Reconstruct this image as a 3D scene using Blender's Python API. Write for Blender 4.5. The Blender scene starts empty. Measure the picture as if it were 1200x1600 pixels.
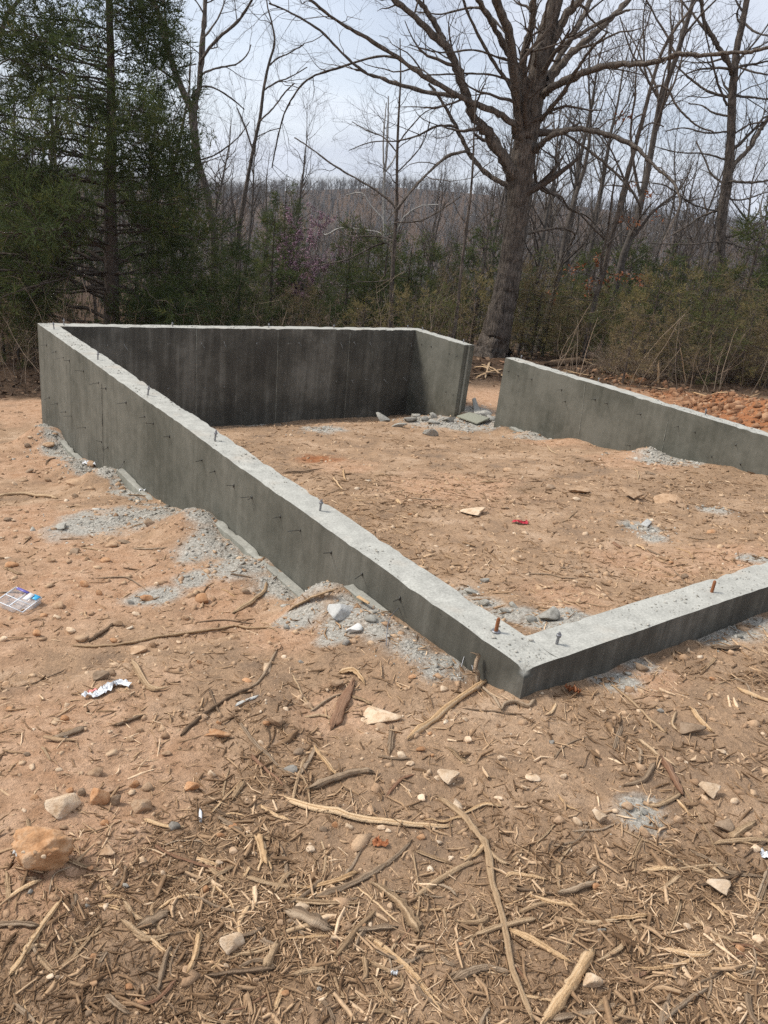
import bpy, bmesh, math, random
import numpy as np
from mathutils import Matrix, Vector

S = bpy.context.scene
COL = S.collection
rng = np.random.default_rng(11)

# ------------------------------------------------------------------ camera
FPX = 1210.7                                    # focal length in pixels of the 1200 x 1600 photograph
YAW, PITCH, ROLL = math.radians(38.0), math.radians(-21.107), math.radians(6.869)
CAM = np.array([-2.2535, -1.8008, 1.7057])      # 1.7 m above the top of the foundation
def cam_axes():
    f = np.array([math.sin(YAW)*math.cos(PITCH), math.cos(YAW)*math.cos(PITCH), math.sin(PITCH)])
    r = np.array([math.cos(YAW), -math.sin(YAW), 0.0]); u = np.cross(r, f)
    return math.cos(ROLL)*r + math.sin(ROLL)*u, -math.sin(ROLL)*r + math.cos(ROLL)*u, f
CR, CU, CF = cam_axes()
cd = bpy.data.cameras.new('camera'); co = bpy.data.objects.new('camera', cd); COL.objects.link(co)
m = Matrix.Identity(4)
for i in range(3):
    m[i][0], m[i][1], m[i][2], m[i][3] = CR[i], CU[i], -CF[i], CAM[i]
co.matrix_world = m
cd.sensor_fit = 'VERTICAL'; cd.sensor_height = 24.0; cd.lens = 24.0*FPX/1600.0
cd.clip_start = 0.05; cd.clip_end = 3000
S.camera = co
HEAD = np.array([math.sin(YAW), math.cos(YAW), 0.0])

# ------------------------------------------------------------------ sky, sun, exposure
SUN_AZ, SUN_EL = math.radians(-48), math.radians(50)      # azimuth from +Y towards +X
W = bpy.data.worlds.new('World'); S.world = W; W.use_nodes = True
nt = W.node_tree; nt.nodes.clear()
def wn(t, **k):
    n = nt.nodes.new(t)
    for a, b in k.items(): setattr(n, a, b)
    return n
out = wn('ShaderNodeOutputWorld')
sky = wn('ShaderNodeTexSky', sky_type='NISHITA', sun_disc=False, sun_elevation=SUN_EL, sun_rotation=SUN_AZ)
bgs = wn('ShaderNodeBackground'); bgs.inputs[1].default_value = 0.085
nt.links.new(sky.outputs[0], bgs.inputs[0])
tc = wn('ShaderNodeTexCoord')
sep = wn('ShaderNodeSeparateXYZ'); nt.links.new(tc.outputs['Generated'], sep.inputs[0])
zz = wn('ShaderNodeMath', operation='ADD'); nt.links.new(sep.outputs[2], zz.inputs[0]); zz.inputs[1].default_value = 0.22
zm = wn('ShaderNodeMath', operation='MAXIMUM'); nt.links.new(zz.outputs[0], zm.inputs[0]); zm.inputs[1].default_value = 0.12
dv = wn('ShaderNodeVectorMath', operation='DIVIDE')
cmb = wn('ShaderNodeCombineXYZ')
for i in range(3): nt.links.new(zm.outputs[0], cmb.inputs[i])
nt.links.new(tc.outputs['Generated'], dv.inputs[0]); nt.links.new(cmb.outputs[0], dv.inputs[1])
n1 = wn('ShaderNodeTexNoise'); n1.inputs['Scale'].default_value = 1.15; n1.inputs['Detail'].default_value = 7; n1.inputs['Roughness'].default_value = 0.55
nt.links.new(dv.outputs[0], n1.inputs['Vector'])
r1 = wn('ShaderNodeValToRGB')
r1.color_ramp.elements[0].position = 0.32; r1.color_ramp.elements[0].color = (0.36, 0.39, 0.455, 1)
r1.color_ramp.elements[1].position = 0.66; r1.color_ramp.elements[1].color = (0.53, 0.56, 0.615, 1)
nt.links.new(n1.outputs[0], r1.inputs[0])
bgc = wn('ShaderNodeBackground'); bgc.inputs[1].default_value = 1.0
nt.links.new(r1.outputs[0], bgc.inputs[0])
n2 = wn('ShaderNodeTexNoise'); n2.inputs['Scale'].default_value = 0.8; n2.inputs['Detail'].default_value = 5
ad = wn('ShaderNodeVectorMath', operation='ADD'); ad.inputs[1].default_value = (7.3, 2.1, 0); nt.links.new(dv.outputs[0], ad.inputs[0]); nt.links.new(ad.outputs[0], n2.inputs['Vector'])
r2 = wn('ShaderNodeMapRange'); r2.inputs[1].default_value = 0.38; r2.inputs[2].default_value = 0.6; r2.inputs[3].default_value = 0.7; r2.inputs[4].default_value = 1.0
nt.links.new(n2.outputs[0], r2.inputs[0])
mx = wn('ShaderNodeMixShader'); nt.links.new(r2.outputs[0], mx.inputs[0]); nt.links.new(bgs.outputs[0], mx.inputs[1]); nt.links.new(bgc.outputs[0], mx.inputs[2])
nt.links.new(mx.outputs[0], out.inputs[0])
sl = bpy.data.lights.new('sun', 'SUN'); sl.energy = 2.2; sl.angle = math.radians(14); sl.color = (1.0, 0.955, 0.885)
so = bpy.data.objects.new('sun', sl); COL.objects.link(so)
SUND = Vector((math.sin(SUN_AZ)*math.cos(SUN_EL), math.cos(SUN_AZ)*math.cos(SUN_EL), math.sin(SUN_EL)))
so.rotation_euler = SUND.to_track_quat('Z', 'Y').to_euler(); so.location = (0, 0, 30)
S.view_settings.view_transform = 'Standard'; S.view_settings.look = 'None'
S.view_settings.exposure = 0.85; S.view_settings.gamma = 1.0; S.view_settings.use_curve_mapping = False
S.render.engine = 'CYCLES'
S.cycles.max_bounces = 5; S.cycles.diffuse_bounces = 3; S.cycles.glossy_bounces = 2; S.cycles.transparent_max_bounces = 8
S.cycles.use_denoising = False; S.cycles.sample_clamp_indirect = 2.0; S.cycles.sample_clamp_direct = 6.0; S.cycles.volume_bounces = 0

# ------------------------------------------------------------------ helpers
def sstep(a, b, x):
    t = np.clip((np.asarray(x, float)-a)/(b-a), 0, 1); return t*t*(3-2*t)
_tab = np.random.default_rng(5).random((256, 256))
def vn(x, y, seed=0):
    x = np.asarray(x, float)+seed*37.17; y = np.asarray(y, float)+seed*71.31
    xi = np.floor(x).astype(int); yi = np.floor(y).astype(int); fx = x-xi; fy = y-yi
    fx = fx*fx*(3-2*fx); fy = fy*fy*(3-2*fy)
    a = _tab[xi & 255, yi & 255]; b = _tab[(xi+1) & 255, yi & 255]; c = _tab[xi & 255, (yi+1) & 255]; d = _tab[(xi+1) & 255, (yi+1) & 255]
    return (a*(1-fx)+b*fx)*(1-fy)+(c*(1-fx)+d*fx)*fy - 0.5
def fbm(x, y, o=4, seed=0, gain=0.5):
    s = 0; a = 1.0
    for i in range(o):
        s = s+a*vn(x*2**i, y*2**i, seed+i*3); a *= gain
    return s
def nrm(v): return v/np.maximum(np.linalg.norm(v, axis=-1, keepdims=True), 1e-9)

def tag(o, label=None, cat=None, group=None, kind=None):
    if label: o['label'] = label
    if cat: o['category'] = cat
    if group: o['group'] = group
    if kind: o['kind'] = kind
    return o
def empty(name, loc=(0, 0, 0), rz=0.0):
    o = bpy.data.objects.new(name, None); COL.objects.link(o); o.location = loc; o.rotation_euler = (0, 0, rz); return o
def mesh_data(name, V, faces, mat=None, smooth=False, tint=None, attrs=None):
    """faces: list of integer arrays (n x 3 or n x 4)"""
    me = bpy.data.meshes.new(name); V = np.asarray(V, np.float32)
    me.vertices.add(len(V)); me.vertices.foreach_set('co', V.ravel())
    faces = [np.asarray(f, np.int32) for f in faces if len(f)]
    idx = np.concatenate([f.ravel() for f in faces]); sz = np.concatenate([np.full(len(f), f.shape[1], np.int32) for f in faces])
    me.loops.add(len(idx)); me.loops.foreach_set('vertex_index', idx)
    me.polygons.add(len(sz)); st = np.concatenate([[0], np.cumsum(sz)[:-1]]).astype(np.int32)
    me.polygons.foreach_set('loop_start', st); me.polygons.foreach_set('loop_total', sz)
    if smooth: me.polygons.foreach_set('use_smooth', np.ones(len(sz), bool))
    if tint is not None:
        a = me.attributes.new('tint', 'FLOAT', 'POINT'); a.data.foreach_set('value', np.asarray(tint, np.float32))
    for k, v in (attrs or {}).items():
        a = me.attributes.new(k, 'FLOAT', 'POINT'); a.data.foreach_set('value', np.asarray(v, np.float32))
    me.update(calc_edges=True)
    if mat: me.materials.append(mat)
    return me
def obj(name, me, parent=None, loc=None):
    o = bpy.data.objects.new(name, me); COL.objects.link(o)
    if parent: o.parent = parent
    if loc is not None: o.location = loc
    return o
class Acc:
    def __init__(s): s.V = []; s.F = {3: [], 4: []}; s.T = []; s.n = 0
    def add(s, V, F, t=0.5):
        V = np.asarray(V, float).reshape(-1, 3); F = np.asarray(F, int)
        s.V.append(V); s.F[F.shape[1]].append(F+s.n); s.T.append(np.broadcast_to(np.asarray(t, float), (len(V),))); s.n += len(V)
    def data(s, name, mat, smooth=False):
        fs = [np.concatenate(s.F[k]) for k in (3, 4) if s.F[k]]
        return mesh_data(name, np.concatenate(s.V), fs, mat, smooth, np.concatenate(s.T))
    def build(s, name, mat, parent=None, smooth=False): return obj(name, s.data(name, mat, smooth), parent)
def copy_tree(o, parent=None):
    c = o.copy(); COL.objects.link(c)
    if parent: c.parent = parent
    for ch in KIDS.get(o.name, ()): copy_tree(ch, c)
    return c
KIDS = {}
def kids(o, *ch): KIDS[o.name] = list(ch)

def tubes(P, R, s=4, close=True):
    """P (B,n,3), R (B,n) or (B,n,s): tubes round polylines -> V, quads, per-vertex polyline number"""
    P = np.asarray(P, float); R = np.asarray(R, float); B, n, _ = P.shape
    T = nrm(np.gradient(P, axis=1)); mt = nrm(P[:, -1]-P[:, 0])
    ref = np.where(np.abs(mt[:, 2:3]) < 0.8, np.array([[0, 0, 1.0]]), np.array([[1.0, 0, 0]]))[:, None, :]
    Nn = nrm(np.cross(T, np.broadcast_to(ref, T.shape))); Bn = np.cross(T, Nn)
    a = np.arange(s)*2*math.pi/s
    if R.ndim == 2: R = R[:, :, None]*np.ones(s)
    V = P[:, :, None, :]+R[..., None]*(np.cos(a)[None, None, :, None]*Nn[:, :, None, :]+np.sin(a)[None, None, :, None]*Bn[:, :, None, :])
    i = np.arange(B*n*s).reshape(B, n, s); q = np.roll(i, -1, 2)
    F = np.stack([i[:, :-1], q[:, :-1], q[:, 1:], i[:, 1:]], -1).reshape(-1, 4)
    return V.reshape(-1, 3), F, np.repeat(np.arange(B), n*s)

# ------------------------------------------------------------------ materials
def material(name, rough=0.9, spec=0.3):
    m = bpy.data.materials.new(name); m.use_nodes = True; nt = m.node_tree
    b = nt.nodes['Principled BSDF']; b.inputs['Roughness'].default_value = rough; b.inputs['Specular IOR Level'].default_value = spec
    return m, nt, b
def nn(nt, t, ins=None, **k):
    n = nt.nodes.new(t)
    for a, v in k.items(): setattr(n, a, v)
    for a, v in (ins or {}).items():
        if hasattr(v, 'is_linked') or isinstance(v, bpy.types.NodeSocket): nt.links.new(v, n.inputs[a])
        else: n.inputs[a].default_value = v
    return n
def noise(nt, vec, scale, detail=4, rough=0.55):
    return nn(nt, 'ShaderNodeTexNoise', {'Vector': vec, 'Scale': scale, 'Detail': detail, 'Roughness': rough}).outputs[0]
def ramp(nt, fac, stops):
    r = nt.nodes.new('ShaderNodeValToRGB'); e = r.color_ramp.elements
    while len(e) < len(stops): e.new(0.5)
    for x, (p, c) in zip(e, stops): x.position = p; x.color = (*c, 1) if len(c) == 3 else c
    nt.links.new(fac, r.inputs[0]); return r.outputs[0]
def mixc(nt, fac, a, b, mode='MIX'):
    n = nt.nodes.new('ShaderNodeMix'); n.data_type = 'RGBA'; n.blend_type = mode; n.clamp_factor = True
    for sock, v in ((n.inputs[0], fac), (n.inputs[6], a), (n.inputs[7], b)):
        if isinstance(v, bpy.types.NodeSocket): nt.links.new(v, sock)
        elif isinstance(v, tuple): sock.default_value = (*v, 1)
        else: sock.default_value = v
    return n.outputs[2]
def math_(nt, op, a, b=0.0, c=0.0):
    n = nt.nodes.new('ShaderNodeMath'); n.operation = op
    for s, v in zip(n.inputs, (a, b, c)):
        if isinstance(v, bpy.types.NodeSocket): nt.links.new(v, s)
        else: s.default_value = v
    return n.outputs[0]
def mapr(nt, v, a, b, c=0.0, d=1.0):
    return nn(nt, 'ShaderNodeMapRange', {0: v, 1: a, 2: b, 3: c, 4: d}).outputs[0]
def bump(nt, b, h, strength=0.5, dist=0.01):
    n = nn(nt, 'ShaderNodeBump', {'Strength': strength, 'Distance': dist, 'Height': h}); nt.links.new(n.outputs[0], b.inputs['Normal'])
def attr(nt, name): return nn(nt, 'ShaderNodeAttribute', attribute_name=name).outputs['Fac']
def pos(nt): return nn(nt, 'ShaderNodeNewGeometry').outputs['Position']
def objco(nt): return nn(nt, 'ShaderNodeTexCoord').outputs['Object']
def tinted(name, stops, rough=0.9, nscale=30.0, namt=0.35, bstr=0.0, bscale=60.0, source='tint', spec=0.2, trans=0.0):
    """colour from the per-vertex 'tint' (or the object's random number) through a ramp, with noise on top"""
    m, nt, b = material(name, rough, spec)
    f = attr(nt, 'tint') if source == 'tint' else nn(nt, 'ShaderNodeObjectInfo').outputs['Random']
    c = ramp(nt, f, stops); p = pos(nt) if source == 'tint' else objco(nt)
    k = mapr(nt, noise(nt, p, nscale), 0.25, 0.75, 1-namt, 1+namt)
    c = mixc(nt, 1.0, c, nn(nt, 'ShaderNodeCombineColor', {0: k, 1: k, 2: k}).outputs[0], 'MULTIPLY')
    nt.links.new(c, b.inputs['Base Color'])
    if bstr: bump(nt, b, noise(nt, p, bscale, 6), bstr, 0.01)
    return m

# ------------------------------------------------------------------ the lie of the land
FT, FL, FW, DOOR0, DOOR1 = 0.2032, 8.2042, 5.8019, 5.9387, 6.8090     # wall thickness, plan size, doorway in the far side wall
def axis_uv(x, y):
    d0 = (x-CAM[0])*HEAD[0]+(y-CAM[1])*HEAD[1]; l = (x-CAM[0])*HEAD[1]-(y-CAM[1])*HEAD[0]
    return d0, l
MOUNDS = []                                       # (x, y, height, radius)
def G(x, y, fine=True):
    x = np.asarray(x, float); y = np.asarray(y, float)
    left = np.interp(y, [0, .9, 1.2, 1.5, 2, 2.9, 3.5, 4.45, 5.2, 5.7, 7, 8.3, 10, 13, 20], [-.2, -.27, -.31, -.48, -.53, -.6, -.73, -.82, -1.03, -1.1, -1.2, -1.44, -1.62, -1.9, -2.6])
    inn = np.interp(y, [.2, 1, 2, 3, 4, 5.5, 6.8, 8], [-.11, -.27, -.41, -.54, -.72, -.96, -1.09, -1.385])
    right = np.interp(y, [0, 2, 4, 6, 8, 10, 13, 20], [-.2, -.45, -.7, -.95, -1.08, -1.15, -1.35, -2.2])
    w1 = sstep(.02, .18, x); w2 = sstep(FW-.18, FW-.02, x)
    z = left*(1-w1)+inn*w1*(1-w2)+right*w2
    front = np.interp(y, [-6, -3, -1.5, -.6, 0, .2], [.15, .06, -.05, -.12, -.175, -.18])-.02*np.clip(x, 0, 3)
    wy = sstep(.02, .18, y); z = front*(1-wy)+z*wy
    back = left+(right-left)*sstep(1, 9, x); wb = sstep(FL-.18, FL-.02, y); z = z*(1-wb)+back*wb
    d, l = axis_uv(x, y); u = l/np.maximum(d, 1.0)
    far = np.interp(d, [20, 32, 60, 120, 180, 300, 420, 500, 620, 1500], [0, -.8, -4, -10, -12, -1, 15, 19, 9, 5])
    rid = np.interp(u, [-.6, -.25, -.15, -.03, .08, .3, .6], [-.1, .1, .5, .95, 1.05, 1, .9])
    z = z+np.where(far > -12, far*np.where(far > 0, rid, 1), far)
    for mx_, my_, h, r in MOUNDS: z = z+h*np.exp(-((x-mx_)**2+(y-my_)**2)/(r*r))
    near = 1/(1+np.maximum(d-10, 0)/25)
    z = z+.035*fbm(x*1.3, y*1.3, 2, 1)+.03*fbm(x*.25, y*.25, 2, 2)*np.clip(d/8, 0, 4)
    if fine:
        z = z+near*(.022*fbm(x*6, y*6, 3, 4)+.013*np.maximum(fbm(x*17, y*17, 3, 7), 0)+.006*fbm(x*41, y*41, 2, 9))
    return z
def ray(px, py): return CF*FPX+CR*(px-600)-CU*(py-800)
def hit(px, py, fine=False):
    d = ray(px, py); d = d/np.linalg.norm(d); t = np.concatenate([np.arange(.8, 12, .02), np.arange(12, 60, .1)])
    P = CAM+t[:, None]*d; b = np.nonzero(P[:, 2] < G(P[:, 0], P[:, 1], fine))[0]
    if not len(b): return P[-1]
    a, c = t[max(b[0]-1, 0)], t[b[0]]
    for _ in range(12):
        mid = (a+c)/2; p = CAM+mid*d
        if p[2] < G(p[0], p[1], fine): c = mid
        else: a = mid
    return CAM+c*d
def on_x(px, py, X): d = ray(px, py); return CAM+(X-CAM[0])/d[0]*d
def on_y(px, py, Y): d = ray(px, py); return CAM+(Y-CAM[1])/d[1]*d
def on_z(px, py, Z): d = ray(px, py); return CAM+(Z-CAM[2])/d[2]*d
def at_depth(px, py, D): d = ray(px, py); return CAM+D/(d@HEAD)*d     # D metres ahead, measured level
def depth(p): return (np.asarray(p)-CAM) @ HEAD
def scale_at(p): return ((np.asarray(p)-CAM) @ CF)/FPX               # metres per photograph pixel there

for q, h, r in [((1085, 628), .12, .35), ((1120, 640), .2, .45), ((1155, 640), .22, .5), ((1195, 655), .25, .55), ((1060, 618), .07, .3), ((1235, 660), .22, .6), ((985, 590), .06, .5),
                ((60, 1330), .05, .28), ((80, 1210), .05, .45), ((330, 860), .05, .22), ((560, 975), .07, .16), ((610, 985), .04, .2), ((190, 812), .04, .35),
                ((510, 675), .05, .5), ((985, 785), .06, .12), ((1060, 795), .05, .16), ((1130, 805), .05, .16), ((1200, 830), .05, .2), ((770, 950), .03, .3), ((680, 655), .05, .35), ((830, 682), .06, .2), ((60, 560), .12, .6), ((20, 575), .12, .5)]:
    p = hit(*q); MOUNDS.append((p[0], p[1], h, r))
MOUNDS += [(-.13, 1.36, .2, .2), (-.14, 3.12, .17, .26), (-.12, 3.5, .06, .3), (-.12, 5.22, .2, .3), (-.14, 7.45, .24, .3), (-.13, 6.2, .06, .3), (-.16, .55, .05, .3), (-.12, 2.2, .05, .35), (FW-.32, 5.6, .08, .2), (FW-.3, 4.4, .05, .25), (FW-.32, 3.3, .1, .2), (1.0, -.12, .02, .5), (2.2, -.12, .05, .5), (FW-.33, 2.4, .03, .4)]

# patches of cement dust and gravel, orange subsoil and red clay: (pixel, radius) laid on the ground
def patch_list(L): return [(*hit(*q)[:2], r) for q, r in L]
CEM = patch_list([((150, 818), .30), ((200, 808), .34), ((250, 800), .2), ((330, 850), .26), ((300, 870), .14), ((380, 880), .2), ((430, 915), .17), ((470, 960), .12), ((560, 965), .15), ((600, 985), .13), ((640, 1010), .12), ((690, 1035), .1), ((520, 1000), .08),
                  ((110, 705), .3), ((130, 730), .2), ((215, 762), .12), ((700, 660), .45), ((660, 655), .3), ((760, 665), .4), ((745, 640), .3), ((400, 664), .3), ((835, 680), .22), ((1035, 716), .3), ((1080, 722), .15), ((1010, 825), .16), ((1020, 838), .12), ((1120, 795), .12),
                  ((760, 940), .12), ((800, 960), .14), ((850, 975), .14), ((730, 925), .1), ((900, 965), .1), ((1180, 875), .1), ((1150, 985), .12), ((1110, 1000), .1), ((1190, 975), .12), ((960, 1060), .1), ((1000, 1040), .08), ((680, 1050), .08), ((250, 935), .15), ((300, 905), .1), ((1000, 1270), .1), ((500, 670), .25)])
ORA = patch_list([((60, 1160), .5), ((110, 1230), .32), ((60, 1330), .22), ((420, 1000), .2), ((330, 950), .4), ((150, 900), .8), ((60, 720), .9), ((100, 640), 1.2), ((30, 820), .6), ((520, 1120), .18), ((150, 1250), .2), ((1010, 1060), .14), ((880, 930), .25), ((1000, 880), .3), ((700, 760), .6), ((540, 730), .3), ((760, 620), 1.2), ((1000, 720), .5), ((870, 690), .4), ((1150, 870), .3)])
RED = patch_list([((1085, 628), .5), ((1120, 640), .6), ((1155, 640), .7), ((1195, 655), .8), ((1050, 615), .6), ((985, 592), .6), ((490, 718), .22), ((780, 575), .8), ((60, 560), 1.0), ((20, 575), .8), ((1240, 665), .8)])
STRIP = [(-.10-.05*abs(math.sin(k*1.7)), .3+k*.21, .05+.07*abs(math.sin(k*2.3))) for k in range(38)]
def blob(x, y, L, soft=.45):
    s = np.zeros_like(x)
    w = .8*fbm(x*3.4, y*3.4, 4, 21)
    for a, b, r in L:
        d = np.hypot(x-a, y-b)/r; s = np.maximum(s, 1-sstep(1-soft, 1+soft, d+w))
    return s
def poly_world(px): return np.array([hit(*q)[:2] for q in px])
def inside(P, x, y):
    c = np.zeros(x.shape, bool); n = len(P)
    for i in range(n):
        x0, y0 = P[i]; x1, y1 = P[(i+1) % n]
        if y0 == y1: continue
        c ^= ((y0 > y) != (y1 > y)) & (x < (x1-x0)*(y-y0)/(y1-y0)+x0)
    return c
MUL = [(poly_world([(-150, 1440), (60, 1405), (130, 1335), (240, 1285), (330, 1235), (430, 1190), (560, 1200), (660, 1285), (760, 1310), (860, 1300), (960, 1320), (1080, 1300), (1350, 1250), (1500, 1800), (600, 2000), (-400, 1800)]), 1.0),
       (poly_world([(250, 1190), (380, 1060), (520, 1040), (700, 1080), (640, 1180), (560, 1200), (430, 1190)]), .42), (poly_world([(900, 1150), (1000, 1065), (1150, 1005), (1300, 960), (1350, 1230), (1080, 1250), (1000, 1190)]), .75),
       (poly_world([(660, 1150), (780, 1110), (900, 1120), (960, 1320), (860, 1300), (660, 1290)]), .2)]
def mulch_at(x, y):
    x = np.asarray(x, float); y = np.asarray(y, float); s = np.zeros(x.shape)
    for P, v in MUL:
        a = np.zeros(x.shape)
        for k in range(8): a += inside(P, x+.22*fbm(x*3, y*3, 2, 31)+.16*math.cos(k*.8), y+.22*fbm(x*3, y*3, 2, 32)+.16*math.sin(k*.8))
        s = np.maximum(s, v*a/8)
    s = s*np.clip(.66+1.6*fbm(x*2.6, y*2.6, 3, 33), .08, 1.2); s = np.maximum(s, .07*(y < 1.2))
    ins = ((x > 0.2) & (x < FW-.2) & (y > .2) & (y < FL-.2))*np.clip(.20+.55*fbm(x*1.1, y*1.1, 3, 35), .04, .6)
    return np.clip(np.where((x > .1) & (y > .1), ins, s), 0, 1)
def mulch_old(x, y):
    a = sstep(-.12, .3, .38+.42*(x+2)-y+.35*fbm(x*2.2, y*2.2, 3, 31))*(x < 5)*(1-sstep(0.0, .25, y)*(x > 0))
    a = a*(.7+.5*fbm(x*1.7, y*1.7, 2, 33)+.3*sstep(.1, -.9, y))
    inside = ((x > 0.2) & (x < FW-.2) & (y > .2) & (y < FL-.2))*(.42+.5*fbm(x*1.1, y*1.1, 3, 35))
    return np.clip(np.maximum(a, inside), 0, 1)
def in_wall(x, y, e=.03):
    o = (x > -e) & (x < FW+e) & (y > -e) & (y < FL+e); i = (x > FT+e) & (x < FW-FT-e) & (y > FT+e) & (y < FL-FT-e)
    door = (x > FW-FT-e) & (y > DOOR0+e) & (y < DOOR1-e)
    return o & ~i & ~door

ang = np.concatenate([np.arange(-52, 52, .26), np.arange(52, 308, 4.0)]); ang = np.radians(ang)+YAW
rr = np.concatenate([np.linspace(.15, .85, 6), .9*1.0072**np.arange(0, 385), .9*1.0072**385*1.04**np.arange(0, 120)])
rr = rr[rr < 800]; HAZE = .00026
A_, R_ = np.meshgrid(ang, rr); gx = CAM[0]+R_*np.sin(A_); gy = CAM[1]+R_*np.cos(A_); gz = G(gx, gy)
na, nr = len(ang), len(rr); i = np.arange(na*nr).reshape(nr, na); j = np.roll(i, -1, 1)
quads = np.stack([i[:-1], i[1:], j[1:], j[:-1]], -1).reshape(-1, 4)[:, ::-1]
cen = na*nr; tri = np.stack([i[0], j[0], np.full(na, cen)], -1)[:, ::-1]
gx1, gy1 = np.append(gx.ravel(), CAM[0]), np.append(gy.ravel(), CAM[1]); gz1 = np.append(gz.ravel(), G(CAM[0], CAM[1]))
dd, ll = axis_uv(gx1, gy1)
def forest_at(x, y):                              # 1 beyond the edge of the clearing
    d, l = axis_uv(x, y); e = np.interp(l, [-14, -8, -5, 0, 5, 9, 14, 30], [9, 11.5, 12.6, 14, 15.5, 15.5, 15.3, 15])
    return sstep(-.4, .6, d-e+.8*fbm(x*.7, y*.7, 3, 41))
mg, ng, bg = material('ground_earth', .95, .15)
P_ = pos(ng)
nA = noise(ng, P_, 2.2, 5); nB = noise(ng, P_, 11, 6); nC = noise(ng, P_, 55, 6, .65); nD = noise(ng, P_, 210, 4, .6)
base = ramp(ng, math_(ng, 'ADD', math_(ng, 'MULTIPLY', nA, .7), math_(ng, 'MULTIPLY', nB, .3)), [(.34, (.25, .172, .115)), (.5, (.40, .26, .158)), (.64, (.53, .37, .245))])
mul = ramp(ng, nB, [(.3, (.17, .105, .060)), (.72, (.37, .242, .145))])
c = mixc(ng, math_(ng, 'MULTIPLY', attr(ng, 'mulch'), mapr(ng, nB, .3, .6, .55, 1.0)), base, mul)
ora = ramp(ng, nB, [(.3, (.40, .228, .128)), (.7, (.56, .365, .235))])
c = mixc(ng, mapr(ng, math_(ng, 'ADD', attr(ng, 'orange'), math_(ng, 'MULTIPLY', nB, .5)), .35, 1.15), c, ora)
red = ramp(ng, nB, [(.3, (.24, .085, .035)), (.7, (.42, .19, .085))])
c = mixc(ng, attr(ng, 'red'), c, red)
cem = ramp(ng, nC, [(.3, (.31, .285, .24)), (.7, (.52, .485, .42))])
c = mixc(ng, mapr(ng, math_(ng, 'ADD', attr(ng, 'cement'), math_(ng, 'MULTIPLY', nC, .5)), .5, 1.05), c, cem)
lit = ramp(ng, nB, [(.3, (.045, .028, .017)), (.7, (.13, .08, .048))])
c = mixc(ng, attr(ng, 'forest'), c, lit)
k = mapr(ng, nC, .25, .75, .66, 1.28); k2 = mapr(ng, nD, .25, .75, .74, 1.22); k = math_(ng, 'MULTIPLY', k, k2)
c = mixc(ng, 1.0, c, nn(ng, 'ShaderNodeCombineColor', {0: k, 1: k, 2: k}).outputs[0], 'MULTIPLY')
ng.links.new(c, bg.inputs['Base Color'])
hgt = math_(ng, 'ADD', math_(ng, 'MULTIPLY', nC, .7), math_(ng, 'MULTIPLY', nD, .35)); bump(ng, bg, hgt, 1.0, .02)
gm = mesh_data('ground', np.stack([gx1, gy1, gz1], -1), [quads, tri], mg, True, None,
               dict(mulch=mulch_at(gx1, gy1), cement=blob(gx1, gy1, CEM+STRIP, .75)*np.clip(.95+.6*fbm(gx1*9, gy1*9, 2, 23), 0, 1), orange=blob(gx1, gy1, ORA, .8), red=blob(gx1, gy1, RED, .6), forest=forest_at(gx1, gy1)))
# air: a thin even haze that turns the far hill slate grey
_hz = bpy.data.materials.new('haze_air'); _hz.use_nodes = True; _n = _hz.node_tree; _n.nodes.clear(); _v = _n.nodes.new('ShaderNodeVolumePrincipled'); _v.inputs['Color'].default_value = (.86, .91, 1.0, 1); _v.inputs['Density'].default_value = HAZE; _v.inputs['Anisotropy'].default_value = .2; _o = _n.nodes.new('ShaderNodeOutputMaterial'); _n.links.new(_v.outputs[0], _o.inputs['Volume'])
if HAZE > 0:
    _b = bmesh.new(); bmesh.ops.create_cube(_b, size=1.0); _me = bpy.data.meshes.new('haze'); _b.to_mesh(_me); _b.free(); _me.materials.append(_hz); _h = obj('haze', _me); _h.scale = (1680, 1680, 75); _h.location = (0, 0, 20); tag(_h, None, None, None, 'stuff')
tag(obj('ground', gm), 'bare tan and orange earth strewn with shredded wood', None, None, 'structure')

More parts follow.
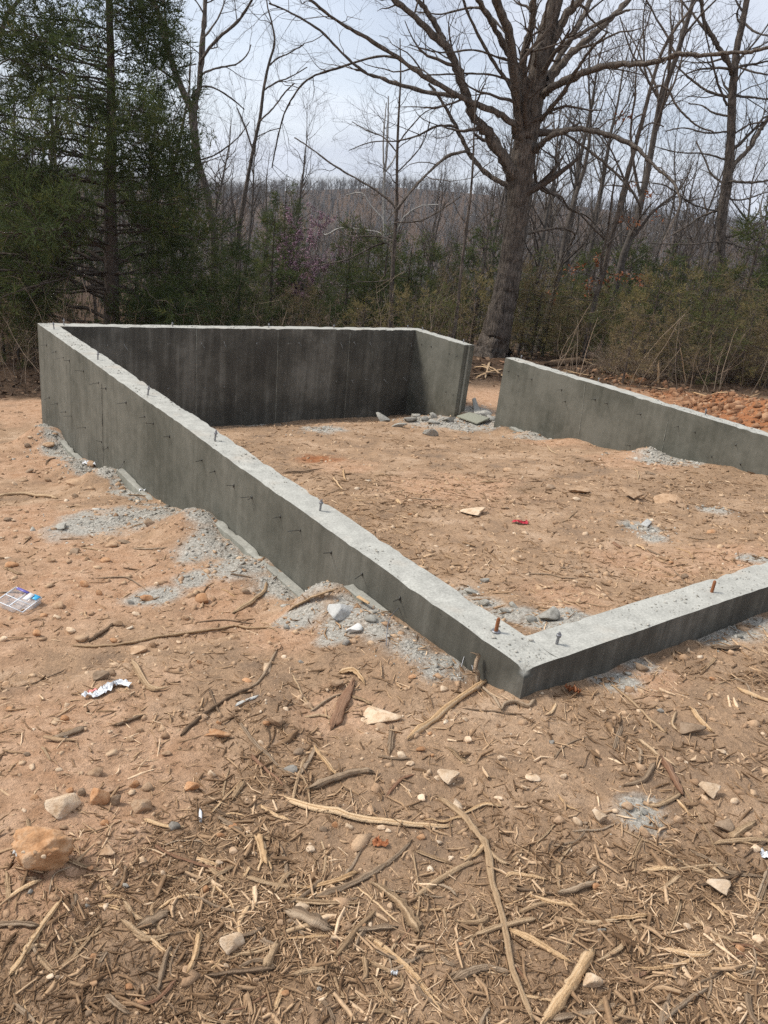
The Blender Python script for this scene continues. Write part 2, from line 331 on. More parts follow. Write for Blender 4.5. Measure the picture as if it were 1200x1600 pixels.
# ------------------------------------------------------------------ the concrete foundation
def concrete(name, dark, light, top=(.40, .39, .345), dark_tones=None):
    m, nt, b = material(name, .88, .25); p = pos(nt)
    sx = nn(nt, 'ShaderNodeMapping', {'Vector': p, 'Scale': (9, 9, .55)}).outputs[0]
    s1 = noise(nt, sx, 1.6, 5, .6); s2 = noise(nt, p, 1.3, 5, .6); s3 = noise(nt, p, 9, 5, .65); s4 = noise(nt, p, 90, 4, .7)
    f = math_(nt, 'ADD', math_(nt, 'MULTIPLY', s1, .26), math_(nt, 'ADD', math_(nt, 'MULTIPLY', s2, .62), math_(nt, 'MULTIPLY', s3, .32)))
    face = ramp(nt, f, [(.47, dark), (.71, light)])
    vo = nn(nt, 'ShaderNodeTexVoronoi', {'Vector': p, 'Scale': 26.0}); hole = mapr(nt, vo.outputs['Distance'], .05, .13, 0, 1)
    sel = mapr(nt, noise(nt, p, 3.1, 2), .52, .6, 1, 0); hole = math_(nt, 'MAXIMUM', hole, sel)
    face = mixc(nt, hole, (.07, .07, .06), face)
    if dark_tones:  # darker face tones, mixed in by the per-vertex tint
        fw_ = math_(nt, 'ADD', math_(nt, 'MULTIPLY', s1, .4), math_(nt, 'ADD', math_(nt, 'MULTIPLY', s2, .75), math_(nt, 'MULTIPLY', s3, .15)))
        face = mixc(nt, attr(nt, 'tint'), face, mixc(nt, hole, (.03, .03, .025), ramp(nt, fw_, [(.53, dark_tones[0]), (.66, dark_tones[1]), (.78, dark_tones[2])])))
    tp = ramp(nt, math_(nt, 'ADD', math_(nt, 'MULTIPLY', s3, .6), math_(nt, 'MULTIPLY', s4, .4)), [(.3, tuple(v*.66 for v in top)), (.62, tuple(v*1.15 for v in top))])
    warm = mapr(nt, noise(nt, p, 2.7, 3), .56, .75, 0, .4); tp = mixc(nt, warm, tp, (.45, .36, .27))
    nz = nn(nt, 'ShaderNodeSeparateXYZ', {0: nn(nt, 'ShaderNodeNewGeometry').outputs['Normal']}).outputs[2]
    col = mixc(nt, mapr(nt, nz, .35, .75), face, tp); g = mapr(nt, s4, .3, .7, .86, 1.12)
    col = mixc(nt, 1.0, col, nn(nt, 'ShaderNodeCombineColor', {0: g, 1: g, 2: g}).outputs[0], 'MULTIPLY')
    nt.links.new(col, b.inputs['Base Color'])
    h = math_(nt, 'ADD', math_(nt, 'MULTIPLY', s4, .3), math_(nt, 'ADD', math_(nt, 'MULTIPLY', hole, .5), math_(nt, 'MULTIPLY', s3, .25)))
    bump(nt, b, h, .35, .006); return m
M_CON = concrete('grey_green_concrete', (.078, .077, .060), (.158, .152, .124), dark_tones=((.054, .050, .041), (.092, .086, .071), (.165, .156, .132)))
M_PALE = concrete('pale_footing_concrete', (.17, .168, .135), (.29, .285, .24), (.33, .32, .275))
def wall_box(x0, x1, y0, y1, z0, z1=0.0, step=.05, rag=.0095, chip=None, dark_at=None):
    """a poured block: five gridded faces, their vertices shifted by one smooth field so that they stay joined"""
    A = Acc()
    def grid(o, a, b):
        o, a, b = map(np.array, (o, a, b)); n = max(2, int(np.linalg.norm(a)/step)); k = max(2, int(np.linalg.norm(b)/step))
        u, v = np.meshgrid(np.linspace(0, 1, n+1), np.linspace(0, 1, k+1), indexing='ij')
        V = (o+u[..., None]*a+v[..., None]*b).reshape(-1, 3); i = np.arange((n+1)*(k+1)).reshape(n+1, k+1)
        A.add(V, np.stack([i[:-1, :-1], i[1:, :-1], i[1:, 1:], i[:-1, 1:]], -1).reshape(-1, 4))
    dx, dy, dz = x1-x0, y1-y0, z1-z0
    grid((x0, y0, z1), (dx, 0, 0), (0, dy, 0))
    grid((x0, y0, z0), (dx, 0, 0), (0, 0, dz)); grid((x1, y1, z0), (-dx, 0, 0), (0, 0, dz))
    grid((x0, y1, z0), (0, -dy, 0), (0, 0, dz)); grid((x1, y0, z0), (0, dy, 0), (0, 0, dz))
    V = np.concatenate(A.V); x, y, z = V.T
    top = np.abs(z-z1) < 1e-6; ed = np.minimum(np.minimum(x-x0, x1-x), np.minimum(y-y0, y1-y)) < 1e-6
    s = x*.83+y*1.07
    W_ = V.copy()
    W_[:, 0] += .004*fbm(y*1.1+z*.3, z*1.7, 3, 51); W_[:, 1] += .004*fbm(x*1.3+z*.2, z*1.7, 3, 52); W_[:, 2] += top*(.004*fbm(x*4, y*4, 3, 53)+.010*fbm(s*.8, s*0, 2, 57))
    te = top & ed; k = np.maximum(fbm(x*13+y*11, s*3, 3, 54)+.05, 0)
    W_[te, 2] -= rag*2.2*k[te]
    cx, cy = (x0+x1)/2, (y0+y1)/2; inx = np.where(np.abs(x-x0) < 1e-6, 1, np.where(np.abs(x-x1) < 1e-6, -1, 0)); iny = np.where(np.abs(y-y0) < 1e-6, 1, np.where(np.abs(y-y1) < 1e-6, -1, 0))
    W_[:, 0] += te*inx*rag*k; W_[:, 1] += te*iny*rag*k
    if chip is not None:
        d = np.linalg.norm(V-np.array(chip[0]), axis=1); w = np.clip(1-d/chip[1], 0, 1)
        W_ += w[:, None]*np.array(chip[2])*(1+.5*fbm(x*60+z*40, y*60-z*30, 2, 55))[:, None]
    A.V = [W_]; A.T = [np.zeros(len(V)) if dark_at is None else np.clip(dark_at(x, y, z)+.0*x, 0, 1)]; return A
fnd = empty('concrete_foundation', (0, 0, 0))
tag(fnd, 'grey poured concrete foundation walls with a doorway gap in the far side', 'foundation')
lw = wall_box(0, FT, 0, FL, -2.1, step=.045, chip=((0, 0, 0), .06, (.022, .022, -.03)), dark_at=lambda x, y, z: np.where(y < 1e-6, .95, .62*(1-sstep(0, 3.2, y))+.3*sstep(-.6, -1.3, z)*(y > 3))).build('foundation_wall', M_CON, fnd); tag(lw, 'long side wall running away from the near corner')  # darker on the end face, towards the near corner and low down
nw = wall_box(FT, FW, 0, FT, -1.2, step=.045, dark_at=lambda x, y, z: .95+0*x).build('foundation_wall', M_CON, fnd); tag(nw, 'low near wall with dark front face')
fw = wall_box(FT, FW, FL-FT, FL, -2.1, step=.05, dark_at=lambda x, y, z: .97+0*x).build('foundation_wall', M_CON, fnd); tag(fw, 'tall dark far wall facing the clearing')
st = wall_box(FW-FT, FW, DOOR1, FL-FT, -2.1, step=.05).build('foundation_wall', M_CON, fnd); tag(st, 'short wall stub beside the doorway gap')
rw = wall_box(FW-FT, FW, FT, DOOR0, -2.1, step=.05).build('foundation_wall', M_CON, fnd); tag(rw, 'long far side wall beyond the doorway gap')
kid = wall_box(FW-FT+.075, FW-FT+.105, DOOR1-.014, DOOR1-.002, -1.6, -.01, step=.06, rag=.003).build('key_strip', M_PALE, st)
for y0, y1, zt in [(-.09, 1.27, -.195), (1.272, 3.0, -.475), (3.002, 5.1, -.80), (5.102, 7.3, -1.13), (7.302, 8.35, -1.42)]:
    wall_box(-.07, -.006, y0, y1, zt-.6, zt-.006, step=.03, rag=.016).build('footing', M_PALE, fnd)
for x0, x1, y0, y1, zt in [(-.003, 2.6, -.075, -.006, -.187), (2.602, 4.6, -.075, -.006, -.26)]:
    wall_box(x0, x1, y0+.02, y1, zt-.5, zt-.008, step=.03, rag=.02).build('footing', M_PALE, fnd)
for y0, y1, zt in [(4.35, 5.55, -.885), (1.6, 3.3, -.55)]:
    wall_box(FW-FT-.09, FW-FT-.006, y0, y1, zt-.6, zt, step=.04, rag=.012).build('footing', M_PALE, fnd)
# seams between the form panels: thin fins of grout
def seam(par, plane, px0, px1, wob=.004, mat=None):
    a, b = plane(*px0), plane(*px1); n = 22; t = np.linspace(0, 1, n)[:, None]; P = a+(b-a)*t
    P = P+rng.normal(0, wob*.25, (n, 3)); r = np.abs(rng.normal(.0025, .002, n))+.0012
    V, F, _ = tubes(P[None], r[None], 5); A = Acc(); A.add(V, F); A.build('form_seam', mat or M_PALE, par)
pl = lambda X: (lambda a, b: on_x(a, b, X)); ph = lambda Y: (lambda a, b: on_y(a, b, Y))
for a, b in [((159, 600), (162, 740))]: seam(lw, pl(-.0005), a, b, mat=M_CON)
for a, b in [((307, 514), (306, 662)), ((435, 516), (430, 660)), ((547, 518), (538, 655))]: seam(fw, ph(FL-FT-.001), a, b)
for a, b in [((1044, 655), (1034, 706)), ((915, 600), (903, 690))]: seam(rw, pl(FW-FT-.001), a, b)
# snap ties left sticking out of the faces
M_TIE, _, _b = material('tie_steel', .5, .5); _b.inputs['Base Color'].default_value = (.10, .095, .085, 1); _b.inputs['Metallic'].default_value = .6
M_BRIGHT, _, _b = material('bright_tie_wire', .45, .5); _b.inputs['Base Color'].default_value = (.42, .41, .38, 1); _b.inputs['Metallic'].default_value = .3
def tie(par, p, nrm_, ln=.075, rot=0.0, mat=None):
    A = Acc(); n = np.array(nrm_, float); side = np.cross(n, (0, 0, 1))
    d = nrm(n+side*rng.normal(0, .25)+np.array([0, 0, rng.normal(-.05, .15)+rot])); t = np.linspace(0, 1, 5)[:, None]
    P = p-n*.002+d*ln*t; V, F, _ = tubes(P[None], np.full((1, 5), .0024), 5); A.add(V, F)
    h, w = rng.uniform(.006, .013), rng.uniform(.003, .005)
    C = [p+side*a*w+np.array([0, 0, b*h])+n*c for c in (0, .006) for a, b in ((-1, -1), (1, -1), (1, 1), (-1, 1))]
    A.add(C, [(0, 1, 2, 3), (7, 6, 5, 4), (0, 4, 5, 1), (1, 5, 6, 2), (2, 6, 7, 3), (3, 7, 4, 0)]); A.build('form_tie', mat or M_TIE, par)
for q in [(73, 539.5), (87.5, 549.5), (99.5, 558.5), (108.5, 563.5), (130.5, 580), (154, 598), (165.5, 607), (197, 629), (226, 651), (239.5, 662), (265, 682), (315.5, 719), (335.5, 736), (394, 777), (438.5, 807), (469.5, 828.5), (517.5, 863.5), (393, 776),
          (77, 621), (89.5, 630.5), (103, 643.5), (111.5, 650), (133.5, 668), (159, 690.5), (168.5, 699), (365.5, 759), (566, 897), (625, 935)]: tie(lw, on_x(*q, -.001), (-1, 0, 0), rng.uniform(.05, .1))
for q in [(194, 721)]: tie(lw, on_x(*q, -.001), (-1, 0, 0), .13, -1.2)
for q in [(168, 540), (194, 539), (262, 538), (315, 537), (350, 535), (401, 537), (450, 537), (467, 536), (505, 535), (532, 536), (553, 535), (578, 536), (608, 535), (642, 537), (262, 608), (443, 602), (462, 599), (500, 597), (525, 596), (550, 595), (571, 593), (600, 593), (630, 590), (320, 606), (350, 605)]:
    tie(fw, on_y(*q, FL-FT-.001), (0, -1, 0), rng.uniform(.05, .13), rng.choice([-.5, -.2, .3, .5]), M_BRIGHT)
for q in [(659, 538), (674, 541.5), (702, 552.5), (714, 556), (651, 595), (667.5, 598), (697, 612), (708, 617)]: tie(st, on_x(*q, FW-FT-.001), (-1, 0, 0), .035)
for q in [(810, 587), (831, 592.5), (877.5, 609), (883, 627), (930, 624), (949, 630), (1001, 647), (1059.5, 666), (1086, 675), (1150, 695), (984, 696), (1112, 713), (1157, 725), (795, 580)]: tie(rw, on_x(*q, FW-FT-.001), (-1, 0, 0), rng.uniform(.04, .08))
# anchor bolts
def steel(name, col, metal=.7, rough=.45):
    m, nt, b = material(name, rough, .5); p = pos(nt); k = noise(nt, p, 160, 4)
    nt.links.new(ramp(nt, k, [(.3, tuple(v*.6 for v in col)), (.7, col)]), b.inputs['Base Color']); b.inputs['Metallic'].default_value = metal; return m
M_ZINC = steel('zinc_plated_steel', (.30, .30, .31)); M_RUST = steel('rusty_steel', (.32, .12, .045), .15, .85)
def bolt(px, tall, rusty=False, nut=True, washer=False, r=.0065):
    p = on_z(*px, 0.0); M = M_RUST if rusty else M_ZINC
    tilt = np.array([rng.normal(0, .07), rng.normal(0, .07), 1.0]); n = 13; t = np.linspace(-.02, tall, n)
    P = p+nrm(tilt)*t[:, None]; R = r*(1+.07*(np.arange(n) % 2)); R[-1] = r*.6
    A = Acc(); V, F, _ = tubes(P[None], R[None], 10); A.add(V, F); top = len(V)-10; A.add(V[top:], [(0, 1, 2), (0, 2, 3), (0, 3, 4), (0, 4, 5), (0, 5, 6), (0, 6, 7), (0, 7, 8), (0, 8, 9)])
    b = A.build('anchor_bolt', M, fnd)
    def ring(nm, z0, z1, rad, s, mat):
        Z = np.array([z0, z0, z1, z1]); P = p+nrm(tilt)*Z[:, None]+np.array([0, 0, 1])*np.array([0, .0001, 0, .0001])[:, None]
        V, F, _ = tubes(P[None], np.array([[r*.9, rad, rad, r*.9]]), s); A = Acc(); A.add(V, F); A.build(nm, mat, b)
    if nut: ring('nut', tall*.62, tall*.62+.011, .0125, 6, M_ZINC)
    if washer: ring('washer', .002, .005, .021, 16, M_ZINC)
for q, h in [((84.5, 514), .08), ((100, 508.5), .08), ((152.8, 562.5), .085), ((231, 617.5), .085), ((335.6, 688.5), .085), ((500, 798), .075), ((870, 1005.5), .06), ((270, 510.3), .06), ((420, 511.8), .06), ((521.7, 513), .06), ((637, 513.5), .06), ((660, 516), .05), ((724, 535.5), .05), ((814, 560.5), .05), ((934.7, 596), .05), ((1102, 648), .07)]: bolt(q, h)
bolt((774.7, 987.0), .072, True, False, True, .0085); bolt((1112, 925.5), .068, True, False, False, .0085)

# ------------------------------------------------------------------ trees
M_BARK_OAK = tinted('grey_brown_bark', [(0, (0.065, 0.052, 0.042)), (0.5, (0.128, 0.104, 0.084)), (1, (0.217, 0.186, 0.152))], .95, 9, .45, .9, 55)
_nt = M_BARK_OAK.node_tree; _b = _nt.nodes['Principled BSDF']; _p = pos(_nt)      # ridged bark: noise stretched along the trunk
_st = nn(_nt, 'ShaderNodeMapping', {'Vector': _p, 'Scale': (22, 22, 2.2)}).outputs[0]; _h = noise(_nt, _st, 1.4, 5, .6)
bump(_nt, _b, _h, 1.0, .05)
_old = _b.inputs['Base Color'].links[0].from_socket; _k = mapr(_nt, _h, .36, .62, .42, 1.3)
_nt.links.new(mixc(_nt, 1.0, _old, nn(_nt, 'ShaderNodeCombineColor', {0: _k, 1: _k, 2: _k}).outputs[0], 'MULTIPLY'), _b.inputs['Base Color'])
M_TWIG = tinted('dark_twig_bark', [(0, (0.046, 0.036, 0.029)), (0.5, (0.09, 0.071, 0.057)), (1, (0.167, 0.138, 0.113))], .95, 12, .4)
M_GREYTWIG = tinted('grey_twig_bark', [(0, (0.053, 0.045, 0.037)), (0.5, (0.102, 0.087, 0.074)), (1, (0.175, 0.156, 0.134))], .95, 12, .4)
M_WHITEBARK = tinted('white_bark', [(0, (.20, .18, .155)), (1, (.46, .44, .40))], .9, 14, .4)
M_LEAFDEAD = tinted('dead_orange_leaf', [(0, (.16, .05, .02)), (.5, (.30, .11, .045)), (1, (.42, .2, .1))], .8, 40, .3)
M_CEDAR = tinted('dark_green_cedar_foliage', [(0, (.032, .050, .018)), (.45, (.072, .094, .032)), (.8, (.118, .122, .040)), (1, (.17, .135, .055))], .9, 1.6, .4)
M_BRONZE = tinted('bronze_green_cedar_foliage', [(0, (0.125, 0.115, 0.043)), (0.5, (0.263, 0.21, 0.09)), (1, (0.375, 0.281, 0.15))], .9, 1.6, .4)
M_OLIVE = tinted('olive_green_cedar_foliage', [(0, (0.075, 0.09, 0.03)), (0.5, (0.15, 0.16, 0.057)), (1, (0.25, 0.219, 0.094))], .9, 1.6, .4)
M_STRAW = tinted('straw_brown_cedar_foliage', [(0, (0.156, 0.12, 0.06)), (0.5, (0.288, 0.216, 0.118)), (1, (0.408, 0.318, 0.192))], .9, 1.6, .4)
M_BRUSH = tinted('brown_brush_stem', [(0, (0.117, 0.083, 0.058)), (0.5, (0.234, 0.171, 0.121)), (1, (0.449, 0.351, 0.254))], .95, 10, .4)
M_BUD = tinted('purple_pink_blossom', [(0, (.16, .085, .11)), (.5, (.29, .17, .21)), (1, (.40, .27, .31))], .8, 20, .3)

for _m in (M_CEDAR, M_BRONZE, M_OLIVE, M_STRAW):                   # thin sprays let some light through
    _t = _m.node_tree; _b = _t.nodes['Principled BSDF']; _o = _t.nodes['Material Output']; _tr = _t.nodes.new('ShaderNodeBsdfTranslucent'); _x = _t.nodes.new('ShaderNodeMixShader'); _x.inputs[0].default_value = .35
    _t.links.new(_b.inputs['Base Color'].links[0].from_socket, _tr.inputs[0]); _t.links.new(_b.outputs[0], _x.inputs[1]); _t.links.new(_tr.outputs[0], _x.inputs[2]); _t.links.new(_x.outputs[0], _o.inputs[0])
def rand_unit(n): return nrm(rng.normal(0, 1, (n, 3)))
def grow(P, R, per_m, L, ang_=(.6, 1.0), n=6, wob=.25, trop=.12, t0=.25, rk=.55, rmin=.0025, maxn=None, taper=.25, lfac=0.0):
    """children of the polylines P (B,n,3) with radii R (B,n): per_m of them to a metre, L = (shortest, longest)"""
    B, m, _ = P.shape; ln = np.linalg.norm(np.diff(P, axis=1), axis=2).sum(1)
    k = rng.poisson(np.maximum(ln*per_m*(1-t0), .01)); idx = np.repeat(np.arange(B), k)
    if maxn and len(idx) > maxn: idx = rng.choice(idx, maxn, replace=False)
    if not len(idx): idx = np.array([0])
    N = len(idx); t = t0+(1-t0)*rng.random(N)**.8; f = t*(m-1); a = np.minimum(f.astype(int), m-2); w = (f-a)[:, None]
    p0 = P[idx, a]*(1-w)+P[idx, a+1]*w; r0 = R[idx, a]*(1-w[:, 0])+R[idx, a+1]*w[:, 0]
    T = nrm(P[idx, a+1]-P[idx, a]); q = rand_unit(N); q = nrm(q-(q*T).sum(1, keepdims=True)*T)
    an = rng.uniform(*ang_, N)[:, None]; d = nrm(np.cos(an)*T+np.sin(an)*q)
    Lc = rng.uniform(*L, N)*(1-.55*t*(lfac > 0))
    if lfac > 0: Lc = np.minimum(Lc, lfac*ln[idx])
    out = np.zeros((N, n, 3)); out[:, 0] = p0; st_ = (Lc/(n-1))[:, None]
    for s in range(1, n):
        d = nrm(d+rng.normal(0, wob, (N, 3))+np.array([0, 0, trop])); out[:, s] = out[:, s-1]+d*st_
    rc = np.clip(r0*rk, rmin, None); Rr = rc[:, None]*np.linspace(1, taper, n)[None, :]
    return out, np.maximum(Rr, rmin*.6)
def poly(pts, n=None, sub=4, wob=0.0):
    """smooth polyline through pts (k x 4: x, y, z, radius)"""
    pts = np.asarray(pts, float); k = len(pts); t = np.arange(k); n = n or (k-1)*sub+1; s = np.linspace(0, k-1, n)
    a = np.clip(s.astype(int), 0, k-2); f = (s-a)[:, None]
    p0, p1, p2, p3 = pts[np.maximum(a-1, 0)], pts[a], pts[a+1], pts[np.minimum(a+2, k-1)]
    o = .5*((2*p1)+(-p0+p2)*f+(2*p0-5*p1+4*p2-p3)*f*f+(-p0+3*p1-3*p2+p3)*f**3)
    o[:, 3] = p1[:, 3]*(1-f[:, 0])+p2[:, 3]*f[:, 0]
    if wob: o[1:-1, :3] += rng.normal(0, wob, (n-2, 3))*o[1:-1, 3:4]
    return o
def limb3(px, D, drift=0.0):
    """pixel polyline (x, y, width) -> points on real limbs, drifting away from or towards the viewer along their length"""
    out = []; L = max(len(px)-1, 1)
    for i, (x, y, w) in enumerate(px):
        p = at_depth(x, y, D+drift*i/L); out.append((*p, max(w, .6)*.445*scale_at(p)))
    return out
def add_tube(A, pl_, s=6, t=.5, rough=0.0):
    P = pl_[None, :, :3]; R = pl_[None, :, 3]
    if rough:
        k = np.arange(P.shape[1])[:, None]; c = np.arange(s)[None, :]
        R = (R[..., None]*(1+rough*(rng.random((P.shape[1], s))-.5)+rough*.8*np.sin(c*2.4+k*.05)))
    V, F, _ = tubes(P, R, s); A.add(V, F, t)
def add_many(A, P, R, s=3, t=(.2, .8)):
    V, F, i = tubes(P, R, s); A.add(V, F, rng.uniform(*t, len(P))[i])
def resample(pl_, n):
    s = np.linspace(0, len(pl_)-1, n); a = np.clip(s.astype(int), 0, len(pl_)-2); f = (s-a)[:, None]; return pl_[a]*(1-f)+pl_[a+1]*f
def ground_end(px, D):
    p = at_depth(px[0][0], px[0][1], D); return p
def hero(name, label, cat, trunk, limbs, D, group=None, bark=None, twig=None, dens=1.0, lens=(.5, 1.6), seed=0, tsides=9, drift=2.5, extra=None, flare=1.0, levels=3, rough=.12, trunkdrift=0.0, whites=()):
    """a bare tree built limb by limb: trunk, each big limb and a crown of twigs"""
    root = empty(name, (0, 0, 0)); tag(root, label, cat, group)
    bark = bark or M_BARK_OAK; twig = twig or M_TWIG
    T = limb3(trunk, D, trunkdrift); b = np.array(T[0]); g = float(G(b[0], b[1], False))
    if b[2] > g-.1: T = [(b[0], b[1], g-.15, b[3]*flare)]+T
    tp = poly(T, sub=7, wob=.03); A = Acc(); add_tube(A, tp, tsides, .5, rough)
    tr = A.build('trunk', bark, root, True)
    LP = [resample(tp[int(len(tp)*.45):], 12)]
    for i, px in enumerate(limbs):
        dr = rng.uniform(-1, 1)*drift*(len(px)/8)
        q = poly(limb3(px, D, dr), sub=6, wob=.16); q[:, 3] *= 1+.09*rng.normal(0, 1, len(q)); A = Acc(); add_tube(A, q, 8 if px[0][2] > 6 else 6, .55, .2)
        A.build('limb', M_WHITEBARK if i in whites else bark, root, True); LP.append(resample(q, 12))
    LP = np.array(LP); P0, R0 = LP[..., :3], LP[..., 3]
    A = Acc(); P1, R1 = grow(P0, R0, 1.9*dens, lens, (.5, 1.15), 8, .22, .06, .12, .42, .004)
    add_many(A, P1, R1, 4, (.3, .7)); P2, R2 = grow(P1, R1, 3.8*dens, (lens[0]*.55, lens[1]*.55), (.4, 1.0), 6, .24, .08, .15, .55, .0030)
    add_many(A, P2, R2, 3, (.2, .8))
    if levels > 2:
        P3, R3 = grow(P2, R2, 5.6*dens, (.15, .5), (.4, .9), 4, .22, .1, .15, .6, .0022); add_many(A, P3, R3, 3, (.2, .8))
    A.build('crown', twig, root)
    return root, LP, P2
OAKP = hit(768, 556); OAKD = depth(OAKP)
oak_trunk = [(766, 560, 66), (770, 546, 55), (779, 506, 47), (788, 466, 43), (796, 425, 40), (801, 387, 38), (806, 345, 38), (810, 307, 40), (816, 260, 44), (821, 225, 40), (829, 187, 37), (838, 127, 33), (850, 67, 29), (867, 0, 26), (880, -70, 22)]
oak_limbs = [
 [(813, 245, 20), (810, 187, 18), (805, 127, 18), (797, 67, 17), (782, 17, 15), (770, -30, 13)],
 [(818, 170, 13), (818, 140, 12), (820, 83, 13), (830, 40, 13), (833, 0, 13), (838, -60, 11)],
 [(800, 285, 22), (795, 262, 20), (767, 217, 20), (740, 180, 18), (723, 133, 15), (700, 80, 13), (663, 40, 11), (620, 3, 9), (590, -30, 7)],
 [(697, 75, 10), (690, 57, 10), (673, 27, 9), (653, 0, 8), (640, -30, 6)],
 [(806, 215, 13), (803, 197, 12), (780, 178, 11), (743, 163, 10), (713, 147, 9), (660, 117, 8), (617, 87, 7), (565, 55, 6), (530, 35, 5), (485, 0, 4), (450, -30, 3)],
 [(725, 152, 8), (707, 150, 8), (660, 143, 7), (600, 124, 6.5), (570, 113, 5), (540, 88, 4.5), (500, 48, 4), (455, 20, 3), (420, 5, 2.5)],
 [(645, 105, 5), (600, 87, 4.5), (525, 107, 4), (480, 125, 3.5), (450, 165, 3), (435, 210, 2.5), (425, 262, 2)],
 [(800, 298, 10), (792, 290, 9), (767, 277, 8), (740, 250, 8), (727, 227, 8), (710, 193, 6), (690, 157, 5), (670, 130, 4)],
 [(733, 240, 5), (727, 237, 5), (700, 243, 5), (667, 273, 4), (633, 310, 3), (605, 345, 2)],
 [(713, 198, 5), (683, 197, 4), (650, 213, 3.5), (620, 220, 3), (580, 222, 2), (545, 235, 1.5)],
 [(848, 150, 12), (857, 140, 12), (890, 123, 12), (945, 103, 10), (1000, 100, 9), (1030, 95, 9), (1062, 84, 8), (1100, 86, 7), (1137, 82, 7), (1170, 81, 6), (1200, 74, 6), (1240, 65, 5)],
 [(852, 135, 12), (860, 123, 12), (890, 87, 12), (917, 63, 11), (950, 33, 10), (983, 0, 9), (1005, -30, 7)],
 [(855, 95, 8), (867, 80, 8), (900, 57, 7), (953, 27, 6), (985, 15, 4)],
 [(855, 122, 10), (863, 107, 10), (890, 63, 10), (907, 33, 9), (923, 0, 8), (935, -30, 7)],
 [(856, 85, 14), (867, 60, 14), (883, 27, 14), (907, 0, 13), (925, -30, 11)],
 [(832, 240, 11), (840, 230, 10), (860, 213, 10), (890, 203, 9), (925, 204, 9), (960, 214, 8), (987, 226, 8), (1010, 245, 6), (1025, 262, 5), (1045, 278, 5), (1057, 295, 4), (1062, 320, 3.5), (1050, 350, 3), (1035, 378, 2.5)],
 [(880, 207, 5), (913, 230, 5), (947, 257, 5), (973, 283, 4), (985, 300, 3)],
 [(830, 258, 7), (835, 267, 6), (840, 287, 5), (853, 300, 5), (877, 307, 4), (890, 327, 3.5), (920, 340, 3), (950, 375, 2)],
 [(818, 372, 6), (825, 365, 5), (851, 359, 4.5), (877, 357, 4), (896, 363, 3.5), (897, 373, 3), (885, 389, 3), (877, 405, 2.5)],
 [(842, 190, 9), (857, 173, 8), (883, 140, 7), (900, 110, 6), (925, 75, 5), (950, 50, 3)],
 [(806, 150, 7), (800, 140, 7), (767, 90, 6), (740, 40, 5), (723, 0, 4.5), (715, -30, 4)],
 [(806, 105, 11), (790, 75, 11), (767, 33, 10), (747, 0, 9), (735, -30, 8)],
 [(812, 100, 5), (780, 90, 4), (740, 78, 3.5), (690, 82, 3), (640, 70, 2)], [(806, 130, 5), (770, 117, 4), (720, 115, 3.5), (660, 118, 2.5)],
 [(797, 60, 5), (760, 20, 5), (735, 12, 4), (690, 22, 3), (650, 18, 2)], [(850, 60, 4), (838, 75, 4), (815, 95, 3)]]
rng = np.random.default_rng(101)
hero('oak_tree', 'massive bare oak with spreading limbs standing just behind the doorway gap', 'tree', oak_trunk, oak_limbs, OAKD, dens=1.0, lens=(.5, 2.0), flare=1.25, tsides=22, rough=.10, drift=3)
rng = np.random.default_rng(102)
hero('broadleaf_tree', 'tall straight bare tree rising from the thicket opposite the long side wall', 'tree',
 [(1116, 522, 15), (1120, 475, 15), (1125, 425, 15), (1126, 375, 15), (1129, 325, 17), (1135, 287, 18), (1141, 225, 15), (1144, 150, 14), (1150, 82, 12), (1160, 37, 11), (1167, 0, 10), (1175, -40, 9)],
 [[(1143, 268, 9), (1147, 257, 8), (1170, 232, 8), (1185, 207, 7), (1200, 185, 6), (1225, 150, 5)], [(1144, 115, 10), (1142, 105, 9), (1125, 77, 9), (1112, 57, 8), (1100, 32, 7), (1095, 0, 6), (1090, -30, 5)],
  [(1118, 66, 5), (1115, 62, 5), (1090, 32, 5), (1065, 2, 4), (1050, -20, 3)], [(1140, 155, 5), (1137, 152, 5), (1105, 142, 5), (1075, 120, 4), (1050, 97, 3)],
  [(1136, 165, 4), (1132, 155, 4), (1120, 125, 4), (1112, 92, 3.5), (1105, 62, 3), (1097, 25, 2.5)], [(1139, 183, 4), (1134, 181, 4), (1112, 175, 3.5), (1097, 165, 3), (1075, 162, 2)],
  [(1132, 290, 4), (1128, 285, 4), (1112, 272, 4), (1100, 247, 3), (1087, 220, 2.5)], [(1138, 284, 5), (1145, 284, 5), (1175, 285, 5), (1200, 282, 4), (1235, 278, 3)],
  [(1146, 150, 5), (1152, 150, 5), (1175, 152, 4), (1200, 155, 4), (1240, 150, 3)], [(1149, 103, 4), (1155, 105, 4), (1175, 112, 4), (1200, 117, 3)],
  [(1126, 328, 4), (1117, 330, 4), (1092, 340, 4), (1072, 355, 3), (1040, 372, 2)], [(1125, 378, 3), (1110, 378, 3), (1075, 382, 2.5), (1015, 380, 2)],
  [(1128, 368, 4), (1137, 370, 4), (1162, 366, 4), (1180, 375, 3), (1200, 385, 3)], [(1128, 379, 4), (1137, 379, 4), (1157, 386, 3), (1185, 392, 2.5)],
  [(1162, 35, 5), (1180, 50, 4), (1200, 55, 3), (1230, 50, 2)], [(1120, 330, 3), (1080, 318, 3), (1040, 290, 2.5), (1000, 285, 2)], [(1135, 250, 4), (1100, 240, 3), (1060, 238, 2.5), (1020, 228, 2)],
  [(1138, 205, 4), (1105, 208, 3), (1070, 200, 2.5), (1040, 205, 2)], [(1146, 210, 4), (1170, 195, 3), (1200, 190, 2.5)], [(1132, 310, 4), (1160, 312, 3), (1200, 300, 2.5), (1230, 300, 2)]], 24.0, dens=1.25, lens=(.6, 2.2), twig=M_GREYTWIG)
rng = np.random.default_rng(103)
LEANP = hit(912, 562); LD = depth(LEANP)
